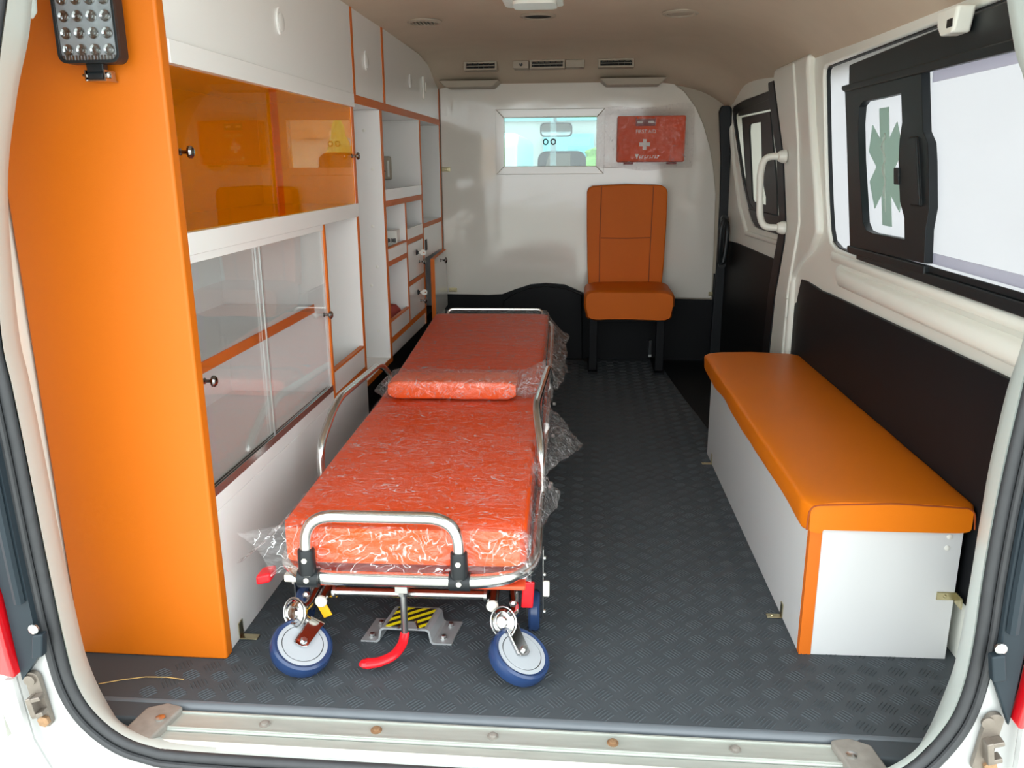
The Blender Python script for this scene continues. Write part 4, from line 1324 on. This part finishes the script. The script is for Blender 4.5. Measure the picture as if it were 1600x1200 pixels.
# coat hook by the side window
ch = thing('coat_hook', (0.722, 1.84, 1.24), 'small cream plastic hook above the side window track', 'hook')
MB().plate([(1.795, 1.243), (1.855, 1.243), (1.875, 1.262), (1.880, 1.292), (1.780, 1.292)], [], 0.708, 0.745, lambda u, v, q: (q, u, v)).build('housing', 'cream', ch, bevel=0.007, seg=3)
B('slot', 'dark', ch, 0.7065, 0.710, 1.797, 1.822, 1.254, 1.270, bevel=0.001)

# ================================================================== WORK LIGHT
wl_ = thing('work_light', (-0.840, 1.42, 1.135), 'square black work light with clear lens and sixteen diodes on the orange panel', 'lamp')
lx, lz, ly = -0.8325, 1.2335, 1.405
hw, hh = 0.0540, 0.0655


def lt(u, v, q):     # slight lean of the lamp face
    return (lx + u, ly + q, lz + v)


hb = MB().plate(rrect(-hw, hw, -hh, hh, 0.014), [], 0.0, 0.024, lt).build('housing', 'black_plastic', wl_, bevel=0.005)
MB().plate(rrect(-hw, hw, -hh, hh, 0.014), [rrect(-hw + 0.005, hw - 0.005, -hh + 0.005, hh - 0.005, 0.011)], -0.006, 0.0, lt).build('rim', 'black_plastic', hb, bevel=0.002)
MB().plate(rrect(-hw + 0.005, hw - 0.005, -hh + 0.005, hh - 0.005, 0.011), [], -0.0012, -0.0002, lt).build('reflector', 'reflector', hb)
for r_ in range(4):
    for c_ in range(4):
        u_, v_ = -0.0360 + 0.0240 * c_, -0.0445 + 0.0262 * r_
        MB().lathe([(0.0098, 0), (0.0092, 0.0025), (0.006, 0.0008), (0.0035, 0.0012), (0.003, 0.0035), (0.0, 0.004)], lt(u_, v_, -0.0014), (0, -1, 0), 18).build('diode', 'chrome', hb)
for i in range(17):
    u_ = -0.0448 + 0.0056 * i
    MB().obox(lt(u_, -0.0565, -0.0026), (0.0017, 0, 0), (0, 0.0014, 0), (0, 0, 0.0038)).build('reflector_rib', 'chrome', hb)
MB().plate(rrect(-hw + 0.0052, hw - 0.0052, -hh + 0.0052, hh - 0.0052, 0.011), [], -0.0068, -0.0058, lt).build('clear_lens', 'lens', hb)
MB().obox(lt(0.0, -hh - 0.008, 0.016), (0.015, 0, 0), (0, 0.008, 0), (0, 0, 0.010)).build('lug', 'black_plastic', wl_, bevel=0.002)
MB().tube([lt(-0.013, -hh - 0.018, 0.012), lt(0.014, -hh - 0.018, 0.012)], 0.0075, 14).build('pivot', 'black_plastic', wl_, bevel=0.001)
bt = MB()
bt.lathe([(0.0058, 0), (0.0058, 0.006), (0.003, 0.007)], lt(0.0195, -hh - 0.018, 0.012), (1, -0.5, 0), 6)
bt.lathe([(0.004, 0), (0.004, 0.005), (0.0025, 0.005), (0.0025, 0.010)], lt(-0.0145, -hh - 0.018, 0.012), (-1, 0, 0), 6)
bt.build('pivot_bolt', 'chrome', wl_)
ub = MB()
ub.obox(lt(0.0, -hh - 0.026, 0.026), (0.0185, 0, 0), (0, 0.018, 0), (0, 0, 0.0012))
ub.obox(lt(0.0172, -hh - 0.018, 0.022), (0.0012, 0, 0), (0, 0.016, 0), (0, 0, 0.0085))
ub.obox(lt(-0.0172, -hh - 0.018, 0.022), (0.0012, 0, 0), (0, 0.016, 0), (0, 0, 0.0085))
ub.build('mount', 'chrome', wl_)

# ================================================================== STRETCHER
S0 = (-0.352, 1.45, 0.0)
SR = 0.023
stc = thing('ambulance_stretcher', S0, 'wheeled ambulance stretcher with red-orange mattress under clear polythene', 'stretcher', rotz=SR)


def SL(mb, name, mat, parent=None, **k):
    return mb.build(name, mat, parent or stc, local=True, **k)


def top_z(y):
    return 0.310 + max(0.0, y - 0.92) * 0.0545


# tubular frame
fp = fillet([(-0.262, 0.98, 0.205), (-0.262, -0.006, 0.205), (0.262, -0.006, 0.205), (0.262, 0.98, 0.205)], 0.14, 10)
SL(MB().tube(fp, 0.0148, 14), 'frame_tube', 'tube')
bp2 = fillet([(-0.264, 0.93, 0.225), (-0.264, 2.115, 0.325), (0.264, 2.115, 0.325), (0.264, 0.93, 0.225)], 0.09, 8)
SL(MB().tube(bp2, 0.012, 12), 'backrest_tube', 'tube')
hb_ = fillet([(-0.20, 2.10, 0.33), (-0.20, 2.125, 0.378), (0.22, 2.125, 0.378), (0.22, 2.10, 0.33)], 0.03, 5)
SL(MB().tube(hb_, 0.006, 10), 'head_bar', 'tube')
for yy in (0.35, 0.80):
    SL(MB().tube([(-0.255, yy, 0.200), (0.255, yy, 0.200)], 0.010, 10), 'cross_tube', 'tube')
SL(MB().plate([(-0.21, 0.02), (0.245, 0.02), (0.245, 0.93), (-0.21, 0.93)], [], 0.172, 0.182, lambda u, v, q: (u, v, q)), 'bed_tray', 'tray', bevel=0.004)

# mattress
mt = MB()


def matt(u, v):
    a = 2 * math.pi * u
    y = 0.018 + 2.06 * v
    c, s_ = math.cos(a), math.sin(a)
    p = 0.16
    e = min(v, 1 - v) * 2.06
    k_ = 1.0 if e > 0.03 else 1 - 0.05 * (1 - e / 0.03) ** 2
    kz = 1.0 if e > 0.02 else 1 - 0.18 * (1 - e / 0.02) ** 2
    x = 0.247 * math.copysign(abs(c) ** p, c) * k_
    z = top_z(y) - 0.046 + 0.046 * math.copysign(abs(s_) ** p, s_) * kz
    if s_ > 0.2:
        z += 0.002 * noise.noise((x * 6, y * 5, 1))
    return (x, y, z)


mt.grid(matt, 65, 70)
mt.f.append(tuple(range(64)))
mt.f.append(tuple(69 * 65 + i for i in range(63, -1, -1)))
mat_o = SL(mt, 'mattress', 'mattress', weld=True, angle=60)
XLt = [(-0.05, -0.315), (0.0, -0.335), (0.06, -0.330), (0.15, -0.315), (0.3, -0.290), (0.45, -0.285), (0.55, -0.305), (0.8, -0.285), (1.0, -0.275), (1.3, -0.270), (1.7, -0.275), (2.0, -0.285), (2.2, -0.27)]
XRt = [(-0.05, 0.235), (0.0, 0.262), (0.10, 0.270), (0.25, 0.285), (0.40, 0.315), (0.50, 0.275), (0.62, 0.315), (0.76, 0.375), (0.90, 0.330), (1.05, 0.275), (1.2, 0.285), (1.45, 0.330), (1.7, 0.325), (1.95, 0.335), (2.06, 0.30), (2.2, 0.27)]


def film(u, v):
    t = v
    if t < 0.10:
        f_ = t / 0.10
        y = 0.006 - 0.012 * math.sin(f_ * math.pi) * 0.5
        ztop = 0.212 + 0.103 * f_
        x = (-0.262 - 0.06 * f_ ** 2) + (0.520 + 0.06 * f_ ** 2) * min(1, max(0, (u - 0.16) / 0.68))
        fold = 0.010 * noise.noise((x * 14 + f_ * 2, f_ * 2.2, 4)) + 0.006 * noise.noise((x * 40, f_ * 7, 8))
        ov = max(0, abs(x) - 0.24)
        return (x, y - 0.008 + fold - ov * 0.25, ztop + 0.006 * noise.noise((x * 25, 3, 1)) - 0.1 * ov)
    y = 0.0 + 2.105 * (t - 0.10) / 0.90
    xl, xr = lerp_tab(XLt, y), lerp_tab(XRt, y)
    xl += 0.010 * noise.noise((y * 9, 0, 5))
    xr += 0.014 * noise.noise((y * 8, 3, 5))
    # keep sample density on the sides
    if u < 0.16:
        x = xl + (-0.243 - xl) * (u / 0.16)
    elif u > 0.84:
        x = 0.243 + (xr - 0.243) * ((u - 0.84) / 0.16)
    else:
        x = -0.243 + 0.486 * (u - 0.16) / 0.68
    z = top_z(y) + 0.0045
    w_ = 0.0035 * abs(noise.noise((x * 9, y * 26, 7))) + 0.0025 * noise.noise((x * 22 + y * 6, y * 30, 2))
    ov = max(0.0, abs(x) - 0.240)
    if ov > 0:
        side = 1 if x > 0 else -1
        full = (xr - 0.243) if side > 0 else (-xl - 0.243)
        q = min(1, ov / max(0.01, full))
        drop = (0.085 if y < 0.9 else 0.075) * q ** 0.8
        z -= drop
        w_ = 0.012 * noise.noise((x * 30, y * 14, 3)) * q + 0.006 * noise.noise((x * 60, y * 35, 9))
    return (x, y, z + w_)


cov = SL(MB().grid(lambda u, v: film(0.16 + 0.68 * u, v), 90, 320), 'polythene_cover', 'film', recalc=False)
SL(MB().grid(lambda u, v: film(0.16 * u, 0.1001 + 0.8999 * v), 26, 320), 'overhang', 'film_side', cov, recalc=False)
SL(MB().grid(lambda u, v: film(0.84 + 0.16 * u, 0.1001 + 0.8999 * v), 26, 320), 'overhang', 'film_side', cov, recalc=False)

# foot loop with black clamps
lx0, lx1 = -0.186, 0.117
lp_ = fillet([(lx0, -0.012, 0.215), (lx0, -0.010, 0.340), (lx1, -0.010, 0.340), (lx1, -0.012, 0.215)], 0.075, 9)
SL(MB().tube(lp_, 0.0125, 14), 'foot_loop', 'tube')
for xx in (lx0, lx1):
    cl = MB()
    cl.tube([(xx - 0.021, -0.006, 0.205), (xx + 0.021, -0.006, 0.205)], 0.0195, 16)
    cl.lathe([(0.0175, 0.0), (0.0170, 0.050), (0.0155, 0.053)], (xx, -0.012, 0.218), (0, 0, 1), 16)
    c_o = SL(cl, 'clamp', 'black_plastic', bevel=0.001)
    for (yy, zz) in ((-0.0285, 0.252), (-0.0255, 0.208)):
        SL(MB().lathe([(0.0055, 0), (0.005, 0.002), (0.0022, 0.0024), (0.0015, 0.001), (0, 0.001)], (xx, yy, zz), (0, -1, 0), 14), 'screw', 'nylon', c_o)

# side rails
rl = fillet([(-0.292, 0.455, 0.215), (-0.294, 0.455, 0.315), (-0.290, 0.62, 0.392), (-0.284, 1.12, 0.372), (-0.282, 1.25, 0.300), (-0.282, 1.25, 0.225)], 0.07, 7)
SL(MB().tube(rl, 0.0105, 12), 'side_rail', 'tube')
rr_ = fillet([(0.266, 0.44, 0.215), (0.264, 0.45, 0.310), (0.244, 0.60, 0.388), (0.266, 1.12, 0.366), (0.270, 1.25, 0.300), (0.270, 1.25, 0.225)], 0.06, 7)
SL(MB().tube(rr_, 0.0105, 12), 'side_rail', 'tube')

# lower chassis: dark tubes with white plugs, cross axle
for xx in (-0.185, 0.175):
    SL(MB().tube([(xx, 0.055, 0.118), (xx, 1.25, 0.118)], 0.013, 12), 'chassis_tube', 'chrome')
    SL(MB().lathe([(0.0125, 0), (0.0125, 0.005), (0.009, 0.009), (0, 0.0105)], (xx, 0.0548, 0.118), (0, -1, 0), 18), 'end_plug', 'nylon')
SL(MB().tube([(-0.165, 0.085, 0.124), (0.158, 0.085, 0.124)], 0.0095, 12), 'cross_axle', 'tube')
for xx in (-0.165, 0.158):
    SL(MB().lathe([(0.013, -0.003), (0.013, 0.003)], (xx, 0.085, 0.124), (1, 0, 0), 14), 'axle_collar', 'steel')
for xx in (-0.235, 0.235):
    SL(MB().tube([(xx, 0.10, 0.19), (xx * 0.95, 0.35, 0.12), (xx * 0.9, 0.9, 0.11)], 0.010, 10), 'leg_tube', 'steel')
SL(MB().obox((-0.172, 0.15, 0.098), (0.010, 0, 0), (0, 0.06, -0.01), (0, 0, 0.0015)), 'warning_label', 'yellow')
SL(MB().obox((-0.184, 0.065, 0.094), (0.009, 0, 0.004), (0, 0.001, 0), (-0.008, 0, 0.018)), 'warning_label', 'yellow')

# swivel casters, folded so that the wheels lie tilted on the floor
RI = Matrix.Rotation(-SR, 3, 'Z')
S0v = Vector(S0)
for (face, nut_d, wn, sw_c) in (((-0.559, 1.433, 0.060), (0.45, 0.89), (0.39, -0.29, 0.873), (-0.586, 1.475, 0.103)),
                                ((-0.111, 1.437, 0.060), (0.10, 0.99), (0.435, -0.233, 0.87), (-0.151, 1.478, 0.100))):
    wn_l = (RI @ Vector(wn)).normalized()
    c0 = RI @ (Vector(face) - S0v) - wn_l * 0.016
    e_ = RI @ (Vector((0.996, 0.087, -0.007)) * nut_d[0] + Vector((-0.016, 0.259, 0.966)) * nut_d[1])
    d_ = (e_ - wn_l * e_.dot(wn_l)).normalized()
    s_ = wn_l.cross(d_)
    ty = MB().lathe([(0.050, -0.0135), (0.0570, -0.0165), (0.0615, -0.0130), (0.0635, -0.005), (0.0635, 0.005), (0.0615, 0.0130), (0.0570, 0.0165), (0.050, 0.0135)], c0, wn_l, 44)
    cw = SL(ty, 'caster_wheel', 'tyre')
    SL(MB().lathe([(0.0, -0.013), (0.0510, -0.0140), (0.0510, 0.0145), (0.0430, 0.0152), (0.0424, 0.0135), (0.0414, 0.0135), (0.0408, 0.0154), (0.0, 0.0160)], c0, wn_l, 40), 'hub', 'hub', cw)
    SL(MB().lathe([(0.0426, 0.0), (0.0412, 0.0002)], c0 + wn_l * 0.0139, wn_l, 40), 'hub_groove', 'dark', cw)
    fk = MB()
    for sg in (1, -1):
        h_ = 0.0215 * sg
        pts = [(-0.013, -0.006), (-0.004, -0.013), (0.013, -0.013), (0.0145, -0.006), (0.0155, 0.046), (0.017, 0.060), (-0.017, 0.060), (-0.0145, 0.046)]
        fk.plate(pts, [], h_ - 0.0013, h_ + 0.0013, lambda u, v, q: tuple(c0 + s_ * u + d_ * v + wn_l * q))
    # folded flange along one side of the arm, and the bridge
    fk.obox(c0 + s_ * 0.0158 + d_ * 0.026 + wn_l * 0.0145, s_ * 0.0012, d_ * 0.034, wn_l * 0.0075)
    fk.obox(c0 + d_ * 0.0607, s_ * 0.0172, d_ * 0.0014, wn_l * 0.0228)
    fo = SL(fk, 'caster_fork', 'chrome', bevel=0.0012)
    SL(MB().lathe([(0.0075, 0.0), (0.0075, 0.004), (0.0055, 0.0065)], c0 + wn_l * 0.0228, wn_l, 6), 'axle_nut', 'steel', fo)
    hc = RI @ (Vector(sw_c) - S0v)
    ax_s = RI @ Vector((-0.42, -0.80, 0.30)).normalized()
    SL(MB().lathe([(0.010, -0.020), (0.020, -0.014), (0.026, -0.008), (0.028, 0.0), (0.027, 0.005), (0.0225, 0.008), (0.020, 0.004), (0.014, 0.006), (0.011, 0.011), (0.0, 0.012)], hc, ax_s, 30), 'swivel_head', 'chrome', fo)
    u_ = ax_s.orthogonal().normalized()
    v_ = ax_s.cross(u_)
    ring = [hc + ax_s * 0.003 + (u_ * math.cos(t) + v_ * math.sin(t)) * 0.0305 for t in [R(18 * i) for i in range(20)]]
    SL(MB().tube(ring, 0.0018, 8, closed=True), 'brake_ring', 'steel', fo)
    # bracket from swivel to fork bridge
    SL(MB().tube([hc, c0 + d_ * 0.058], 0.012, 12), 'fork_neck', 'chrome', fo)
    tgt = Vector((-0.205 if c0.x < 0 else 0.205, 0.24, 0.145))
    SL(MB().tube([hc - ax_s * 0.012, hc - ax_s * 0.04 + Vector((0, 0, 0.012)), tgt], 0.0105, 12), 'caster_stem', 'chrome')
    SL(MB().lathe([(0.008, 0), (0.008, 0.006), (0.004, 0.010)], hc + Vector((0.016, 0.03, 0.024)), (0.1, -0.8, 0.6), 6), 'stem_bolt', 'steel')

# fixed transport wheels and their brackets
for sg in (-1, 1):
    xx = 0.258 * sg
    fw = SL(MB().lathe([(0.030, -0.011), (0.041, -0.012), (0.045, -0.007), (0.045, 0.007), (0.041, 0.012), (0.030, 0.011)], (xx, 0.165, 0.0455), (1, 0, 0), 32), 'transport_wheel', 'tyre')
    SL(MB().lathe([(0.0, -0.010), (0.031, -0.010), (0.031, 0.010), (0.0, 0.010)], (xx, 0.165, 0.0455), (1, 0, 0), 28), 'hub', 'hub', fw)
    wb_ = SL(MB().obox((xx + 0.019 * sg, 0.165, 0.112), (0.0012, 0, 0), (0, 0.009, 0), (0, 0, 0.084)), 'wheel_bracket', 'steel', bevel=0.0005)
    SL(MB().obox((xx - 0.016 * sg, 0.165, 0.112), (0.0012, 0, 0), (0, 0.009, 0), (0, 0, 0.078)), 'wheel_bracket', 'steel')
    for zz in (0.0455, 0.10, 0.135, 0.175):
        SL(MB().lathe([(0.0055, 0), (0.005, 0.004), (0.002, 0.006)], (xx + 0.0202 * sg, 0.160, zz), (sg, 0, 0), 12), 'bolt', 'steel', wb_)
SL(MB().obox((0.247, 0.085, 0.128), (0.0125, 0, 0), (0, 0.004, 0), (0.002, 0, 0.030)), 'lock_tab', 'red', bevel=0.003)
SL(MB().obox((-0.300, 0.060, 0.172), (0.016, 0, 0.004), (0, 0.022, 0), (0, 0, 0.011)), 'lock_tab', 'red', bevel=0.006)
SL(MB().obox((0.285, 0.10, 0.135), (0.007, 0, 0), (0, 0.004, 0), (0, 0, 0.018)), 'spacer', 'nylon', bevel=0.003)
SL(MB().obox((-0.245, 0.07, 0.165), (0.018, 0, 0), (0, 0.012, 0), (0, 0, 0.008)), 'spacer', 'nylon', bevel=0.003)
# small bolts and clips along the right side
for (yy, zz) in ((0.42, 0.235), (0.47, 0.21), (0.50, 0.205), (0.55, 0.19), (0.87, 0.215), (1.12, 0.24)):
    SL(MB().lathe([(0.006, 0), (0.006, 0.006), (0.003, 0.009)], (0.283, yy, zz), (1, -0.2, 0), 8), 'side_bolt', 'steel')

# locking rod and red release lever
rod_ = SL(MB().tube([(-0.010, 0.052, 0.040), (-0.010, 0.050, 0.168)], 0.0075, 14), 'locking_rod', 'steel')
SL(MB().lathe([(0.011, 0), (0.011, 0.012)], (-0.010, 0.050, 0.140), (0, 0, 1), 6), 'rod_nut', 'steel', rod_)
SL(MB().obox((-0.010, 0.042, 0.168), (0.013, 0, 0), (0, 0.010, 0), (0, 0, 0.016)), 'rod_block', 'steel', rod_, bevel=0.001)
lv = fillet([(-0.010, 0.053, 0.050), (-0.012, 0.036, 0.034), (-0.024, 0.002, 0.0265), (-0.052, -0.016, 0.023), (-0.068, -0.020, 0.023), (-0.076, -0.0215, 0.023), (-0.079, -0.022, 0.023)], 0.03, 5)
nl = len(lv)
SL(MB().tube(lv, [0.0100 + 0.003 * (i / (nl - 1)) for i in range(nl - 3)] + [0.0125, 0.0095, 0.003], 14, flat=0.7).lathe([(0.0, -0.0085), (0.0085, -0.006), (0.0128, 0.0), (0.0085, 0.006), (0.0, 0.0085)], lv[-1], (0, 0, 1), 16), 'release_lever', 'red', rod_)

# ---- floor lock plate
fl_ = thing('stretcher_floor_lock', (-0.371, 1.58, 0), 'zinc floor lock with yellow and black hazard stripes under the stretcher foot', 'floor lock')
hat = MB()
hpts = [(-0.470, 0.0005), (-0.434, 0.0005), (-0.428, 0.006), (-0.424, 0.029), (-0.418, 0.033), (-0.328, 0.033), (-0.322, 0.029), (-0.318, 0.006), (-0.312, 0.0005), (-0.272, 0.0005),
        (-0.272, 0.0045), (-0.309, 0.0045), (-0.3145, 0.009), (-0.318, 0.032), (-0.325, 0.0372), (-0.421, 0.0372), (-0.428, 0.032), (-0.4315, 0.009), (-0.437, 0.0045), (-0.470, 0.0045)]
hat.plate(hpts, [], 0.0, 1.0, lambda u, v, q: (u + 0.012 * q, 1.538 + 0.090 * q, v))
hat.build('bracket', 'zinc', fl_, angle=25)
hz = MB().plate([(-0.415, 1.543), (-0.382, 1.543), (-0.370, 1.566), (-0.352, 1.566), (-0.345, 1.543), (-0.330, 1.543), (-0.318, 1.622), (-0.403, 1.622)], [], 0.0378, 0.0384, lambda u, v, q: (u, v, q))
hz.build('hazard_sticker', 'hazard', fl_)
nt_ = MB()
nt_.tube([(-0.386, 1.5365, 0.038), (-0.374, 1.560, 0.038), (-0.374, 1.566, 0.038)], 0.0025, 8)
nt_.tube([(-0.342, 1.5365, 0.038), (-0.352, 1.560, 0.038), (-0.352, 1.566, 0.038)], 0.0025, 8)
nt_.build('catch_jaw', 'steel', fl_)
for (x_, y_) in ((-0.449, 1.556), (-0.441, 1.606), (-0.292, 1.560), (-0.284, 1.610)):
    MB().lathe([(0.0075, 0), (0.0075, 0.0015), (0.0058, 0.0018), (0.0058, 0.007), (0.003, 0.008)], (x_, y_, 0.0045), (0, 0, 1), 6).build('bolt', 'steel', fl_)

# ================================================================== PILLOW
pw = thing('pillow', (-0.392, 2.395, 0.319), 'small red-orange pillow in a crinkled clear bag on the stretcher', 'pillow', rotz=0.02)
pm_ = MB()


def pil_f(u, v):
    a = 2 * math.pi * u
    c, s_ = math.cos(a), math.sin(a)
    e = min(v, 1 - v) * 0.385
    k_ = 1.0 if e > 0.03 else 1 - 0.35 * (1 - e / 0.03) ** 2
    x = -0.192 + 0.385 * v
    y = 0.064 * math.copysign(abs(c) ** 0.22, c) * (0.7 + 0.3 * k_)
    z = 0.028 + 0.028 * math.copysign(abs(s_) ** 0.25, s_) * k_
    return (x, y, z + 0.002 * noise.noise((x * 14, y * 14, 2)))


pm_.grid(pil_f, 33, 40)
pm_.f.append(tuple(range(32)))
pm_.f.append(tuple(39 * 33 + i for i in range(31, -1, -1)))
pm_.build('cushion', 'pillow', pw, local=True, weld=True, angle=60)
bg_ = MB()


def bag_f(u, v):
    a = 2 * math.pi * u
    c, s_ = math.cos(a), math.sin(a)
    x = -0.235 + 0.510 * v
    hz_ = lerp_tab([(-0.235, 0.006), (-0.20, 0.030), (-0.17, 0.036), (0.16, 0.036), (0.20, 0.028), (0.235, 0.036), (0.275, 0.040)], x)
    hy_ = lerp_tab([(-0.235, 0.045), (-0.20, 0.066), (-0.17, 0.072), (0.16, 0.072), (0.20, 0.060), (0.275, 0.070)], x)
    zc = lerp_tab([(-0.235, 0.020), (-0.18, 0.0325), (0.17, 0.0325), (0.22, 0.040), (0.275, 0.055)], x)
    y = hy_ * math.copysign(abs(c) ** 0.5, c)
    z = zc + hz_ * math.copysign(abs(s_) ** 0.55, s_)
    amp = 1.0 if abs(x) < 0.19 else 2.6
    w_ = amp * (0.0045 * noise.noise((x * 24, y * 24, z * 24)) + 0.004 * abs(noise.noise((x * 55, y * 50, z * 50 + 4))))
    return (x + w_ * 0.6, y + w_ * c, max(-0.003, z + w_ * s_))


bg_.grid(bag_f, 80, 130)
bg_.build('plastic_bag', 'film_bag', pw, local=True, recalc=False, angle=12)

# dry straw on the floor mat
sp_ = MB()
sp_.tube([(-0.952, 1.346, 0.0035), (-0.915, 1.362, 0.0035), (-0.870, 1.375, 0.004), (-0.825, 1.378, 0.0035), (-0.789, 1.374, 0.003)], 0.0009, 6)
tag(sp_.build('straw', 'straw'), 'single dry straw lying on the mat near the left rear corner', 'straw')

# ================================================================== CAB AND WORLD AHEAD
hr = thing('cab_seat', (-0.12, 4.66, 0.0), 'cab seat with dark rounded headrest seen through the bulkhead window', 'seat')
MB().plate(rrect(-0.263, 0.0, 0.92, 1.066, 0.05), [], 4.60, 4.70, lambda u, v, q: (u, q, v)).build('headrest', 'rubber_dark', hr, bevel=0.02, seg=3)
MB().plate([(-0.235, 0.93), (-0.085, 0.93), (-0.085, 1.052), (-0.20, 1.052)], [], 4.594, 4.5995, lambda u, v, q: (u, q, v)).build('headrest_panel', 'seat_grey', hr, bevel=0.003)
MB().plate(rrect(-0.36, 0.12, 0.2, 0.90, 0.06), [], 4.58, 4.72, lambda u, v, q: (u, q, v)).build('backrest', 'seat_grey', hr, bevel=0.03)
for xx in (-0.18, -0.06):
    MB().tube([(xx, 4.65, 0.88), (xx, 4.65, 0.95)], 0.006, 8).build('headrest_post', 'steel', hr)
MB().box(-0.36, 0.12, 4.73, 5.15, 0.10, 0.32).build('seat_cushion', 'seat_grey', hr, bevel=0.04)
MB().box(-0.30, 0.06, 4.78, 5.10, 0.0, 0.099).build('seat_base', 'black_plastic', hr)
mr = thing('rear_view_mirror', (-0.19, 5.30, 1.16), 'interior rear view mirror seen through the bulkhead window', 'mirror')
MB().plate(rrect(-0.288, -0.088, 1.160, 1.245, 0.028), [], 5.30, 5.33, lambda u, v, q: (u, q, v)).build('housing', 'black_plastic', mr, bevel=0.006)
MB().plate(rrect(-0.279, -0.097, 1.168, 1.237, 0.022), [], 5.297, 5.2995, lambda u, v, q: (u, q, v)).build('mirror_glass', 'dark_mirror', mr)
MB().tube([(-0.20, 5.33, 1.18), (-0.20, 5.44, 1.30), (-0.20, 5.50, 1.40)], 0.012, 8).build('stalk', 'black_plastic', mr)
struct(B('floor_cab', 'black_trim', None, -1.1, 0.85, 4.33, 5.9, -0.06, -0.03), 'dark floor of the driver cab')
ws = MB()
ws.tube([(-1.02, 6.0, 0.62), (-0.96, 5.75, 1.0), (-0.88, 5.50, 1.45), (-0.80, 5.40, 1.55)], 0.045, 10)
struct(ws.build('trim_10', 'cream'), 'left windscreen pillar of the cab')
ws = MB()
ws.tube([(0.74, 6.0, 0.62), (0.68, 5.75, 1.0), (0.60, 5.50, 1.45), (0.52, 5.40, 1.55)], 0.045, 10)
struct(ws.build('trim_11', 'cream'), 'right windscreen pillar of the cab')
dsh = MB().plate([(5.35, -0.03), (6.1, -0.03), (6.15, 0.60), (5.9, 0.70), (5.55, 0.72), (5.40, 0.62)], [], -1.05, 0.78, lambda u, v, q: (q, u, v))
tag(dsh.build('dashboard', 'black_plastic', bevel=0.03), 'black dashboard of the cab below the windscreen', 'dashboard')
struct(MB().add([(-0.98, 6.0, 0.68), (0.70, 6.0, 0.68), (0.54, 5.45, 1.52), (-0.82, 5.45, 1.52)], [(0, 1, 2, 3)]).build('window_4', 'glass_blue', solid=0.005), 'windscreen of the cab')

bd = thing('building', (0, 24, -0.7), 'pale building ahead of the van beyond the windscreen', 'building')
B('wall', 'facade', bd, -14, 16, 24, 30, -0.7, 5.5)
B('wall_band', 'roofing', bd, 4.4, 16, 23.9, 23.98, 1.75, 5.0)
B('wall_band', 'facade_band', bd, -14, 4.2, 23.9, 23.98, 2.15, 2.7)
for i in range(6):
    fw_ = B('window', 'facade_band', bd, -9 + i * 2.6, -7.6 + i * 2.6, 23.92, 23.99, 0.6, 1.8)
    B('pane', 'glass_blue', fw_, -8.9 + i * 2.6, -7.7 + i * 2.6, 23.88, 23.91, 0.7, 1.7)


def leafy(name, mat, c, rx, ry, h, label, cat, cone=0.0, seed=0, trunk=True):
    t_ = thing(name, (c[0], c[1], -0.7), label, cat)
    m_ = MB()

    def f(u, v):
        a = 2 * math.pi * u
        ph_ = math.pi * v
        r_ = math.sin(ph_) * (1 - cone * (1 - v)) if True else 1
        x, y, z = rx * r_ * math.cos(a), ry * r_ * math.sin(a), h * (1 - math.cos(ph_ + math.pi)) / 2
        z = h * (1 + math.cos(ph_)) / 2
        d = 0.16 * noise.noise((x * 6 + seed, y * 6, z * 6)) + 0.10 * noise.noise((x * 17, y * 17 + seed, z * 17))
        return (c[0] + x * (1 + d), c[1] + y * (1 + d), -0.55 + z * (1 + d * 0.12))
    m_.grid(f, 60, 50)
    m_.build('foliage', mat, t_, angle=15)
    if trunk:
        MB().tube([(c[0], c[1], -0.7), (c[0], c[1], -0.3)], 0.06, 8).build('trunk', 'bark', t_)


leafy('conical_shrub', 'leaf2', (2.95, 15.0), 0.48, 0.45, 2.4, 'conical yellow-green shrub ahead of the van', 'shrub', cone=0.75, seed=3)
leafy('hedge', 'leaf', (0.85, 13.0), 1.45, 0.5, 1.93, 'clipped green hedge ahead of the windscreen', 'hedge', cone=0.2, seed=8, trunk=False)
cw_ = thing('parked_van', (-2.6, 11.5, -0.7), 'white van parked ahead on the left beyond the windscreen', 'van')
MB().plate([(9.6, -0.45), (9.55, 0.1), (9.75, 0.35), (10.2, 0.45), (10.55, 1.25), (10.9, 1.38), (13.6, 1.38), (13.75, 1.2), (13.8, -0.45)], [], -3.4, -0.85, lambda u, v, q: (q, u, v)).build('body', 'car_white', cw_, bevel=0.08, seg=3)
B('windscreen', 'glass_blue', cw_, -3.2, -1.05, 10.18, 10.22, 0.5, 1.15)
for yy in (10.3, 13.0):
    for xx in (-3.3, -1.05):
        MB().lathe([(0.30, 0), (0.33, 0.05), (0.33, 0.17), (0.30, 0.2)], (xx - 0.1, yy, -0.37), (1, 0, 0), 24).build('wheel', 'rubber', cw_)
